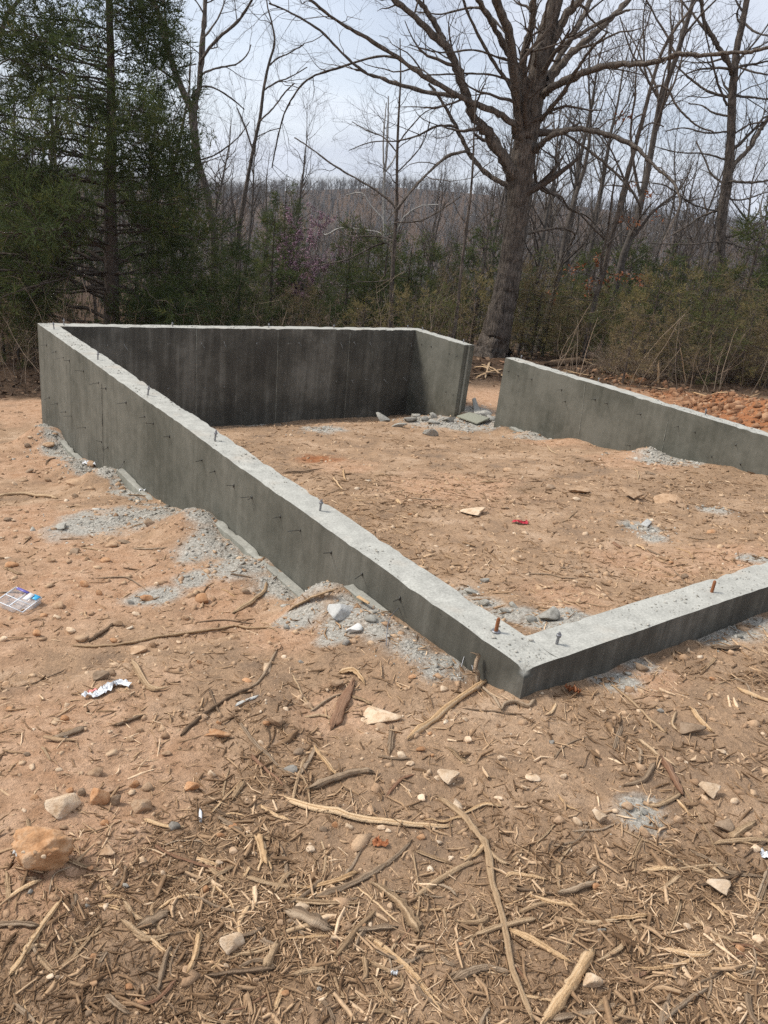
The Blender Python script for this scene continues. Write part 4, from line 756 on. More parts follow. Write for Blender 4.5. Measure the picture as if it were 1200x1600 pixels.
WOODM = dict(pale=wood_mat('pale_fresh_wood', (.30, .175, .082), (.58, .385, .21), (.72, .52, .32)), tan=wood_mat('weathered_tan_wood', (.17, .106, .058), (.385, .260, .150), (.55, .395, .245)),
             grey=wood_mat('grey_brown_wood', (.12, .080, .050), (.27, .188, .120), (.42, .315, .215)), dark=wood_mat('dark_brown_wood', (.065, .042, .026), (.15, .098, .060), (.25, .172, .11)),
             red=wood_mat('rotten_red_brown_wood', (.12, .058, .032), (.235, .125, .072), (.33, .20, .125)), white=wood_mat('whitewashed_wood', (.40, .38, .34), (.58, .56, .51), (.68, .66, .61)))
def stick_data(P, rad, s=9, flat=.55, ragged=.32, name='stick', mat=None, split=0.0, knob=False):
    """a splinter or root along P: flattened, ridged lengthwise, ragged at the ends"""
    n = len(P); a = np.arange(s)*2*math.pi/s
    ell = 1/np.sqrt(np.cos(a)**2+(np.sin(a)/flat)**2); prof = ell*rng.uniform(1-ragged*1.2, 1+ragged, s)
    R = rad[:, None]*prof[None, :]*(1+.22*rng.normal(0, 1, (n, s))*ragged*1.6)
    e = rng.uniform(.15, 1, (2, s)); R[0] *= e[0]*.8; R[-1] *= e[1]*.7
    V, F, _ = tubes(P[None], R[None], s); V = V.reshape(n, s, 3)
    d0, d1 = nrm(P[0]-P[1]), nrm(P[-1]-P[-2]); V[0] += d0*(rng.uniform(-1.2, 3.0, (s, 1))*rad[0]); V[-1] += d1*(rng.uniform(-1.2, 4.0, (s, 1))*rad[-1])
    V = V.reshape(-1, 3); tint = np.clip(.5+.30*np.repeat(rng.normal(0, 1, (1, s)), n, 0).ravel()+.10*rng.normal(0, 1, n*s), 0, 1)
    V = np.concatenate([V, P[:1], P[-1:]]); c0, c1 = n*s, n*s+1; i = np.arange(s); j = (i+1) % s
    T = np.concatenate([np.stack([j, i, np.full(s, c0)], -1), np.stack([(n-1)*s+i, (n-1)*s+j, np.full(s, c1)], -1)])
    return V, F, T, np.append(tint, [.6, .6])
def ground_line(px, lift=0.0):
    Q = np.array([hit(*q, True) for q in px]); return Q
def wood(px, w, mat, label, name='stick', cat='stick', mark=None, flat=.55, ragged=.25, lift=None, group=None, extra=(), taper=(.85, .7), zs=None):
    Q = ground_line(px); s_ = scale_at(Q.mean(0)); r = w*.5*s_
    k = len(Q); q4 = np.concatenate([Q, np.linspace(taper[0], taper[1], k)[:, None]], 1); q = poly(q4, sub=5) if k > 2 else poly(q4, n=8)
    P = q[:, :3].copy(); n = len(P); gz_ = G(P[:, 0], P[:, 1]); P[:, 2] = np.maximum(P[:, 2], gz_)*.5+gz_*.5+r*flat*.55+r*.25*np.abs(np.sin(np.linspace(0, 3.1, n)*rng.uniform(.6, 1.4)))
    if zs is not None: P[:, 2] += np.interp(np.linspace(0, 1, n), np.linspace(0, 1, len(zs)), zs)
    rad = r*q[:, 3]*(1+.12*rng.normal(0, 1, n)); rad *= np.interp(np.linspace(0, 1, n), [0, .12, .85, 1], [.75, 1.05, 1, .6])
    root = None; o0 = Vector(P[n//2]); off = np.array(o0)
    if name != 'root' and w > 3.2 and flat < .85 and not any(k_ in label for k_ in ('long pale', 'branch', 'chunk', 'bark', 'forked', 'rounded', 'sliver', 'lath', 'rotten')):
        K = 3 if w > 6 else 2; d_ = P[-1]-P[0]; sd = nrm(np.array([-d_[1], d_[0], 0.0])); Vs, Fs, Ts, tts, nv = [], [], [], [], 0
        for k in range(K):
            a_ = 0.0 if k == K//2 else rng.uniform(0, .28); b_ = 1.0 if k == K//2 else rng.uniform(.72, 1.0); tq = np.linspace(a_, b_, n)*(n-1); i0 = np.minimum(tq.astype(int), n-2); f_ = (tq-i0)[:, None]; Pk = P[i0]*(1-f_)+P[i0+1]*f_
            spread = (k-(K-1)/2)*r*(.5+.3*np.linspace(-1, 1, n)**2*rng.uniform(0, 1)); Pk = Pk+sd*spread[:, None]+np.array([0, 0, 1])*rng.normal(0, .16)*r; rk = rad*(rng.uniform(.62, .8) if k == K//2 else rng.uniform(.32, .5))*np.interp(np.linspace(0, 1, n), [0, .15, .8, 1], [.55, 1, .9, .3])
            V, F, T, tt = stick_data(Pk-off, rk, 7, min(.9, flat*1.3), ragged); Vs.append(V); Fs.append(F+nv); Ts.append(T+nv); tts.append(np.clip(tt+rng.normal(0, .1), 0, 1)); nv += len(V)
        V, F, T, tt = np.concatenate(Vs), np.concatenate(Fs), np.concatenate(Ts), np.concatenate(tts)
    else: V, F, T, tt = stick_data(P-off, rad, 15 if w > 9 else 9 if w > 6 else 7, flat, ragged)
    me = mesh_data(name, V, [F, T], WOODM[mat], False, tt); o = obj(name, me, None, o0); tag(o, label, cat, group)
    for ex, ew in extra:                          # a fork or split of the same piece
        Q2 = ground_line(ex); P2 = poly(np.concatenate([Q2, np.ones((len(Q2), 1))], 1), n=9)[:, :3]; P2[:, 2] = G(P2[:, 0], P2[:, 1])+r*flat*.6; r2 = ew*.5*s_*np.linspace(1, .5, 9)
        V, F, T, tt = stick_data(P2-off, r2, 7, flat, ragged); c = obj('fork', mesh_data('fork', V, [F, T], WOODM[mat], False, tt), o)
    if mark: MARKS.append((*px[len(px)//2], mark))
    return o
# ---- rocks
def ico(sub):
    b = bmesh.new(); bmesh.ops.create_icosphere(b, subdivisions=sub, radius=1.0); V = np.array([v.co[:] for v in b.verts]); F = np.array([[v.index for v in f.verts] for f in b.faces]); b.free(); return V, F
ICO = {k: ico(k) for k in (1, 2, 3, 4)}
def rock_mat(name, a, b, c, nsc=1.0, dirt=(.30, .18, .10)):
    m, nt, bs = material(name, .92, .2); p = objco(nt); t = nn(nt, 'ShaderNodeObjectInfo').outputs['Random']; p = nn(nt, 'ShaderNodeVectorMath', {0: pos(nt)}, operation='ADD').outputs[0]
    n1 = noise(nt, p, 28*nsc, 6, .6); n2 = noise(nt, p, 150*nsc, 5, .65)
    f = math_(nt, 'ADD', math_(nt, 'MULTIPLY', n1, .75), math_(nt, 'MULTIPLY', n2, .35)); col = ramp(nt, f, [(.38, a), (.55, b), (.74, c)])
    g = mapr(nt, t, 0, 1, .8, 1.15); col = mixc(nt, 1.0, col, nn(nt, 'ShaderNodeCombineColor', {0: g, 1: g, 2: g}).outputs[0], 'MULTIPLY')
    nt.links.new(col, bs.inputs['Base Color']); bump(nt, bs, math_(nt, 'ADD', math_(nt, 'MULTIPLY', n1, .5), n2), .7, .006); return m
ROCKM = dict(pale=rock_mat('pale_tan_stone', (.42, .28, .165), (.62, .46, .31), (.72, .58, .43)), tan=rock_mat('tan_stone', (.27, .165, .092), (.41, .27, .165), (.53, .38, .25)), orange=rock_mat('orange_stone', (.30, .14, .062), (.45, .245, .125), (.56, .36, .21)),
             brown=rock_mat('brown_stone', (.17, .112, .07), (.27, .19, .125), (.38, .28, .195)), grey=rock_mat('grey_stone', (.17, .15, .122), (.29, .262, .222), (.40, .37, .32)), cem=rock_mat('broken_concrete', (.20, .19, .162), (.32, .303, .262), (.44, .42, .37), 1.6), clod=rock_mat('baked_orange_earth', (.40, .20, .09), (.58, .325, .165), (.70, .47, .29), .8), white=rock_mat('chalky_spilled_concrete', (.38, .37, .34), (.52, .51, .475), (.62, .61, .575)))
def rock_geo(seed, sub=3, planes=14, rough=.05, block=0.0):
    r = np.random.default_rng(seed); V, F = ICO[sub]; V = V.copy()
    for _ in range(planes):
        n = nrm(r.normal(0, 1, 3)+np.array([0, 0, .1])); d = r.uniform(.34, .74); h = V @ n; V -= np.maximum(h-d, 0)[:, None]*n
    V = V*(1+rough*fbm(V[:, 0]*3+seed, V[:, 1]*3+V[:, 2]*2, 3, seed % 50))[:, None]; V = V*(1+rough*.6*r.normal(0, 1, len(V)))[:, None] if rough > .08 else V
    V = V-(V.max(0)+V.min(0))/2; V /= (V.max(0)-V.min(0))/2; return V, F
ROCKG = [rock_geo(400+i, 2, 9, .03) for i in range(14)]; ROCKS3 = [rock_geo(450+i, 3, 10, .035) for i in range(6)]
_rk = {}
def rock_mesh(i, matk, big=False):
    k = (i, matk, big)
    if k not in _rk:
        V, F = (ROCKS3 if big else ROCKG)[i]; _rk[k] = mesh_data('rock', V*.5, [F], ROCKM[matk])
    return _rk[k]
def rock(px, py, w, h, matk, label, name='rock', cat='rock', mark=None, group='loose rocks on the bare ground', rz=None, sink=.22, flat=1.0, tilt=.15):
    p = hit(px, py+h*.28); s_ = scale_at(p); i = int(rng.integers(0, 6 if w > 24 else 14)); o = obj(name, rock_mesh(i, matk, w > 24))
    zz_ = max(h*.78, w*.3)*s_*flat; dx = w*s_*1.04; o.scale = (dx, dx*rng.uniform(.62, .85), zz_); o.rotation_euler = (rng.normal(0, tilt), rng.normal(0, tilt), (-YAW if rz is None else rz)+rng.normal(0, .25))
    q = p+HEAD*dx*.25; o.location = (q[0], q[1], float(G(q[0], q[1]))+zz_*(.5-sink)); tag(o, label, cat, group)
    if mark: MARKS.append((px, py, mark))
    return o
rng = np.random.default_rng(500)
# the big clod: rough, stony, on its own
p = hit(53, 1362); s_ = scale_at(p); V, F = ico(5); _r = np.random.default_rng(9)
for _ in range(15):
    n_ = nrm(_r.normal(0, 1, 3)); V = V-np.maximum(V @ n_-_r.uniform(.62, .88), 0)[:, None]*n_
V *= (1+.30*fbm(V[:, 0]*1.6+4, V[:, 1]*1.6+V[:, 2]*1.3, 3, 12)+.22*fbm(V[:, 0]*2.9+5, V[:, 1]*2.9+V[:, 2]*2.6, 3, 13)-.08*np.abs(fbm(V[:, 0]*7, V[:, 1]*7+V[:, 2]*6.5, 3, 14))+.06*fbm(V[:, 0]*25, V[:, 1]*25+V[:, 2]*22, 2, 15)+.14)[:, None]
clod = obj('earth_clod', mesh_data('earth_clod', V*np.array([44, 34, 33])*s_, [F], ROCKM['clod']), None, tuple(p+HEAD*.035+np.array([0, 0, .045]))); clod.rotation_euler = (0, 0, -YAW); tag(clod, 'large rough orange clod of earth and stone at the edge of the mulch', 'clod'); MARKS.append((53, 1340, 'the large orange clod'))
for k, (dx, dy, m_) in enumerate([(-22, 12, 'white'), (-8, 16, 'pale'), (14, 8, 'pale'), (-15, 2, 'white'), (24, 18, 'orange'), (5, 22, 'tan')]):
    v = obj('embedded_stone', rock_mesh(k, m_), clod); v.scale = (.014, .012, .012); d = nrm(np.array([dx/30, -.75, .35+dy*.012])); v.location = tuple(d*np.array([44, 34, 33])*s_*.93)
RL = [(93, 1262, 54, 42, 'pale', 'big pale angular stone just above the large orange clod', 'the big pale angular stone'), (152, 1248, 32, 40, 'orange', 'upright orange block of stone beside the big pale angular stone', 'the upright orange stone'), (127, 1238, 14, 18, 'brown', 'narrow brown stone wedged between the big pale and the orange block', None), (145, 1207, 27, 18, 'tan', 'rough tan stone on the crumbly bank above the orange block', 'the rough tan stone on the bank'), (180, 1252, 14, 28, 'brown', 'thin grey brown stone standing on edge by the orange block', None), (209, 1227, 16, 16, 'orange', 'small orange stone above the rounded tan stone', None), (227, 1232, 20, 14, 'tan', 'small triangular tan stone next to the small orange stone', None), (218, 1263, 33, 27, 'tan', 'rounded tan stone at the top edge of the wood litter', 'the rounded tan stone'), (298, 1230, 25, 27, 'orange', 'pointed orange stone above the cigarette butt', 'the pointed orange stone'), (330, 1210, 14, 14, 'pale', 'round pale pebble up from the pointed orange stone', None), (272, 1292, 20, 18, 'grey', 'grey stone between the rounded tan stone and the cigarette butt', 'the grey stone by the cigarette butt'), (165, 1328, 34, 18, 'tan', 'flat smooth tan stone among the wood litter near the clod', 'the flat smooth tan stone'), (163, 1285, 13, 13, 'orange', 'small orange lump below the upright orange block', None), (108, 1235, 14, 12, 'orange', 'small orange lump behind the big pale angular stone', None), (98, 1292, 13, 11, 'tan', 'little tan stone between the clod and the big pale stone', None),
 (700, 1222, 35, 21, 'pale', 'pale wedge of stone at the top of the forked root', 'the pale wedge stone'), (453, 1205, 22, 15, 'grey', 'grey rounded stone under the crossed grey sticks', 'the grey rounded stone'), (640, 1195, 14, 9, 'pale', 'small flat pale stone up from the pale wedge stone', None), (833, 1215, 24, 12, 'pale', 'flat pale stone alone on the bare dirt below the near corner', 'the flat pale stone on bare dirt'), (880, 1212, 12, 11, 'pale', 'small pale stone beside the flat pale stone on bare dirt', None), (937, 1277, 25, 26, 'pale', 'bright angular pale stone, tallest of the row of four', 'the bright angular pale stone'), (980, 1263, 20, 16, 'tan', 'tan stone just past the bright angular pale stone', None), (873, 1283, 18, 14, 'tan', 'first tan stone in the row before the bright angular one', None), (903, 1287, 16, 12, 'pale', 'low pale stone in the row beside the bright angular one', None), (1008, 1300, 21, 20, 'tan', 'small pyramid shaped tan stone below the row of four', 'the pyramid shaped stone'), (1112, 1243, 33, 32, 'pale', 'knobbly pale stone with a grey base near the view edge', 'the knobbly pale stone'), (1147, 1257, 15, 12, 'pale', 'small pale stone touching the knobbly pale stone', None), (1132, 1298, 30, 22, 'brown', 'rough grey brown lump below the knobbly pale stone', 'the grey brown lump'), (1180, 1332, 18, 13, 'pale', 'pale stone next to the white scrap at the view edge', None), (1062, 1280, 14, 16, 'tan', 'small upright tan stone in the grey gravel patch', None), (1081, 1142, 42, 23, 'brown', 'flat grey brown clod out in front of the near wall', 'the flat grey brown clod'),
 (360, 1483, 41, 31, 'pale', 'stone with a pale flat top and dark broken front in the mulch', 'the pale topped broken stone'), (472, 1423, 22, 16, 'pale', 'pale stone resting on a flat grey piece of bark', 'the pale stone on bark'), (540, 1450, 18, 19, 'tan', 'round tan stone beside the tilted tan splinter', None), (445, 1557, 14, 10, 'orange', 'small pinkish stone down from the stubby wood chunk', None), (200, 1546, 13, 9, 'orange', 'small reddish pebble below the twisted grey stick', None), (137, 1588, 13, 11, 'brown', 'small brown pebble at the bottom edge of the picture', None), (927, 1532, 31, 38, 'pale', 'pale pinkish oblong stone beside the thick pale branch', 'the oblong pinkish stone'), (1075, 1450, 14, 13, 'pale', 'rounded pale pebble, one of two below the cream slab', None), (1107, 1457, 17, 13, 'tan', 'larger tan pebble of the two below the cream slab', None), (1068, 1538, 19, 9, 'tan', 'flat tan stone near the long grey sticks', None), (1130, 1395, 40, 26, 'pale', 'broad cream slab of stone lying flat near the view edge', 'the cream slab'), (1185, 1473, 17, 11, 'pale', 'pale pebble pair at the view edge below the cream slab', None), (1042, 1523, 10, 11, 'tan', 'tiny upright tan pebble past the pink stick', None),
 (593, 1122, 65, 23, 'pale', 'long flat pale stone out from the near corner', 'the long flat pale stone'), (597, 1137, 24, 10, 'tan', 'small tan stone tucked under the long flat pale stone', None), (525, 1069, 21, 17, 'tan', 'tan stone at the top of the red brown rotten stick', 'the tan stone by the rotten stick'), (338, 1148, 46, 20, 'orange', 'long pinkish stone below the bent brown stick', 'the long pinkish stone'), (427, 1132, 26, 24, 'tan', 'dirty tan lump half sunk in the ground', 'the half sunk tan lump'), (465, 1177, 18, 14, 'brown', 'brown stone inside the fork of crossed sticks', None), (385, 1063, 16, 10, 'orange', 'small orange stone up from the white lath', None), (480, 1102, 17, 10, 'tan', 'small tan stone near the rotten stick', None), (540, 1005, 12, 16, 'grey', 'small grey concrete lump below the white concrete spill', None), (552, 1003, 11, 11, 'tan', 'small tan pebble touching the small grey concrete lump', None), (627, 1183, 15, 11, 'pale', 'pale pebble below the long flat pale stone', None),
 (156, 1062, 25, 18, 'brown', 'brown stone just above the white crumpled paper', 'the brown stone above the paper'), (171, 1053, 17, 16, 'tan', 'tan stone leaning on the brown stone above the paper', None), (126, 1000, 22, 16, 'tan', 'tan stone at the start of the long thin root', 'the tan stone by the long root'), (109, 988, 15, 12, 'pale', 'smaller pale stone above the start of the long thin root', None), (90, 946, 20, 13, 'tan', 'tan stone beside the clear plastic tray', 'the tan stone by the tray'), (212, 960, 13, 10, 'pale', 'pale pebble alone on the dusty ground past the tray', None), (228, 936, 20, 14, 'orange', 'orange stone on the dusty patch past the plastic tray', 'the orange stone past the tray'), (5, 1002, 15, 12, 'pale', 'pale stone at the view edge below the plastic tray', None), (215, 1018, 26, 14, 'tan', 'flat tan stone under the middle of the long thin root', None), (314, 938, 22, 19, 'orange', 'crumbly orange lump on the orange dirt below the gravel', 'the crumbly orange lump'),
 (117, 755, 33, 16, 'tan', 'long tan stone above the big gravel patch', 'the long tan stone above the gravel'), (30, 750, 21, 8, 'tan', 'flat tan stone near the view edge, up from the thick root', None), (73, 751, 12, 9, 'tan', 'small tan stone between the flat and the long tan stones', None), (117, 777, 14, 10, 'tan', 'small tan stone between the thick root and the gravel', None), (10, 812, 14, 9, 'brown', 'dark brown stone at the view edge below the thick root', None), (115, 863, 18, 10, 'brown', 'brown stone below the big gravel patch', None), (79, 877, 16, 12, 'tan', 'tan stone on the slope between gravel and tray', 'the tan stone on the slope'), (175, 852, 19, 12, 'tan', 'tan stone beside the dark clods under the gravel patch', None), (17, 885, 20, 12, 'orange', 'orange stone at the view edge above the thin stick', None), (163, 875, 16, 9, 'orange', 'small orange stone down the slope from the dark clods', None), (375, 885, 11, 9, 'grey', 'small dark grey stone out from the exposed footing', None), (193, 848, 20, 11, 'brown', 'dark crumbly clod at the lower edge of the gravel patch', None), (232, 818, 18, 11, 'brown', 'second dark clod, where the gravel patch meets the wall', None),
 (74, 696, 19, 13, 'tan', 'tan stone against the footing at the tall corner', 'the tan stone at the tall corner'), (140, 725, 15, 14, 'tan', 'tan stone resting on the rubble beside the tall wall', None), (42, 697, 11, 9, 'brown', 'small dark stone out from the tall corner', None), (46, 737, 14, 9, 'brown', 'brown stone on the orange dirt below the tall corner', None),
 (525, 1071, 1, 1, 'tan', '', None), (531, 958, 44, 36, 'white', 'rough white lump of spilled concrete against the footing', 'the white concrete spill'), (553, 988, 26, 18, 'white', 'smaller white lump below the rough white concrete spill', None), (578, 970, 20, 13, 'cem', 'grey concrete lump on the footing rubble', None),
 (743, 802, 41, 18, 'pale', 'largest pale angular stone on the ground inside the foundation', 'the pale stone inside the foundation'), (754, 742, 18, 11, 'tan', 'blocky tan stone inside the foundation, up from the pale one', 'the blocky tan stone inside'), (794, 735, 16, 9, 'tan', 'tan lump beside the blocky tan stone inside the foundation', None), (906, 768, 35, 18, 'tan', 'pitted tan stone inside the foundation toward the long side wall', 'the pitted tan stone inside'), (901, 781, 12, 8, 'pale', 'small pale stone at the foot of the pitted tan stone', None), (861, 761, 14, 8, 'brown', 'small brown stone short of the pitted tan stone', None), (990, 776, 40, 17, 'tan', 'tan clod with a dark hollow under it', 'the undercut tan clod'), (1048, 781, 40, 14, 'tan', 'long low clod past the undercut tan clod', 'the long low clod'), (1113, 831, 17, 9, 'orange', 'small orange stone on the ground behind the near wall', None), (1019, 740, 16, 7, 'brown', 'flat dark brown clod below the gravel by the side wall', None), (959, 767, 11, 8, 'tan', 'small tan stone just short of the undercut clod', None), (944, 929, 10, 8, 'pale', 'small pale stone behind the near wall', None), (899, 908, 10, 6, 'pale', 'small pale stone at the end of the thin stick inside', None), (879, 891, 10, 6, 'brown', 'small brown stone above the thin stick inside', None), (727, 685, 18, 7, 'brown', 'dark clod below the board in the doorway', None), (1203, 800, 18, 10, 'tan', 'tan clod at the view edge inside the foundation', None)]
for r_ in RL:
    if not r_[5]: continue
    rock(*r_[:4], r_[4], r_[5], mark=r_[6], flat=.75 if r_[2] > 1.8*r_[3] else 1.0)
CL = [(596, 656, 25, 14, 'square concrete chunk with a pale top against the far wall', 'the square concrete chunk'), (624, 665, 25, 10, 'flat pale concrete slab beside the square chunk', 'the flat concrete slab'), (641, 656, 21, 13, 'grey concrete chunk in the inner corner', None), (649, 650, 15, 10, 'small concrete chunk pushed into the inner corner', None), (664, 655, 15, 9, 'concrete chunk at the foot of the wall stub', None), (677, 651, 14, 11, 'upright concrete chunk leaning on the wall stub', None), (676, 661, 22, 8, 'low concrete lump in front of the wall stub', None), (699, 659, 26, 8, 'broken concrete heaped along the stub beside the board', None), (672, 678, 25, 14, 'lone concrete chunk out on the dirt before the stub', 'the lone concrete chunk'), (755, 647, 26, 13, 'jagged dark concrete slab tilted up in the doorway', 'the jagged slab in the doorway'), (767, 656, 14, 9, 'concrete piece between the board and the side wall end', None), (757, 940, 21, 15, 'grey lump tight against the near corner of the long wall', None), (736, 925, 20, 11, 'grey lump along the inside of the long wall', None), (859, 965, 35, 27, 'largest grey chunk behind the near wall, with gravel round it', 'the largest grey chunk'), (830, 971, 21, 12, 'grey chunk next to the largest one behind the near wall', None), (789, 957, 17, 10, 'flat dark grey chunk between the rusty bolt and the gravel', None), (758, 906, 15, 10, 'small grey chunk on the dirt inside the long wall', None), (804, 947, 17, 9, 'pale grey chunk in the gravel behind the rusty bolt', None), (93, 825, 22, 8, 'flat grey concrete scrap at the outer end of the gravel patch', None), (1003, 1047, 22, 15, 'brown grey lump against the front of the near wall', 'the lump against the near wall'), (982, 1052, 11, 8, 'small dark lump beside the one against the near wall', None)]
for x, y, w, h, lab, mk in CL: rock(x, y, w, h, 'cem' if 'brown' not in lab else 'brown', lab, 'concrete_chunk', 'concrete chunk', mk, 'broken concrete pieces', tilt=.35)
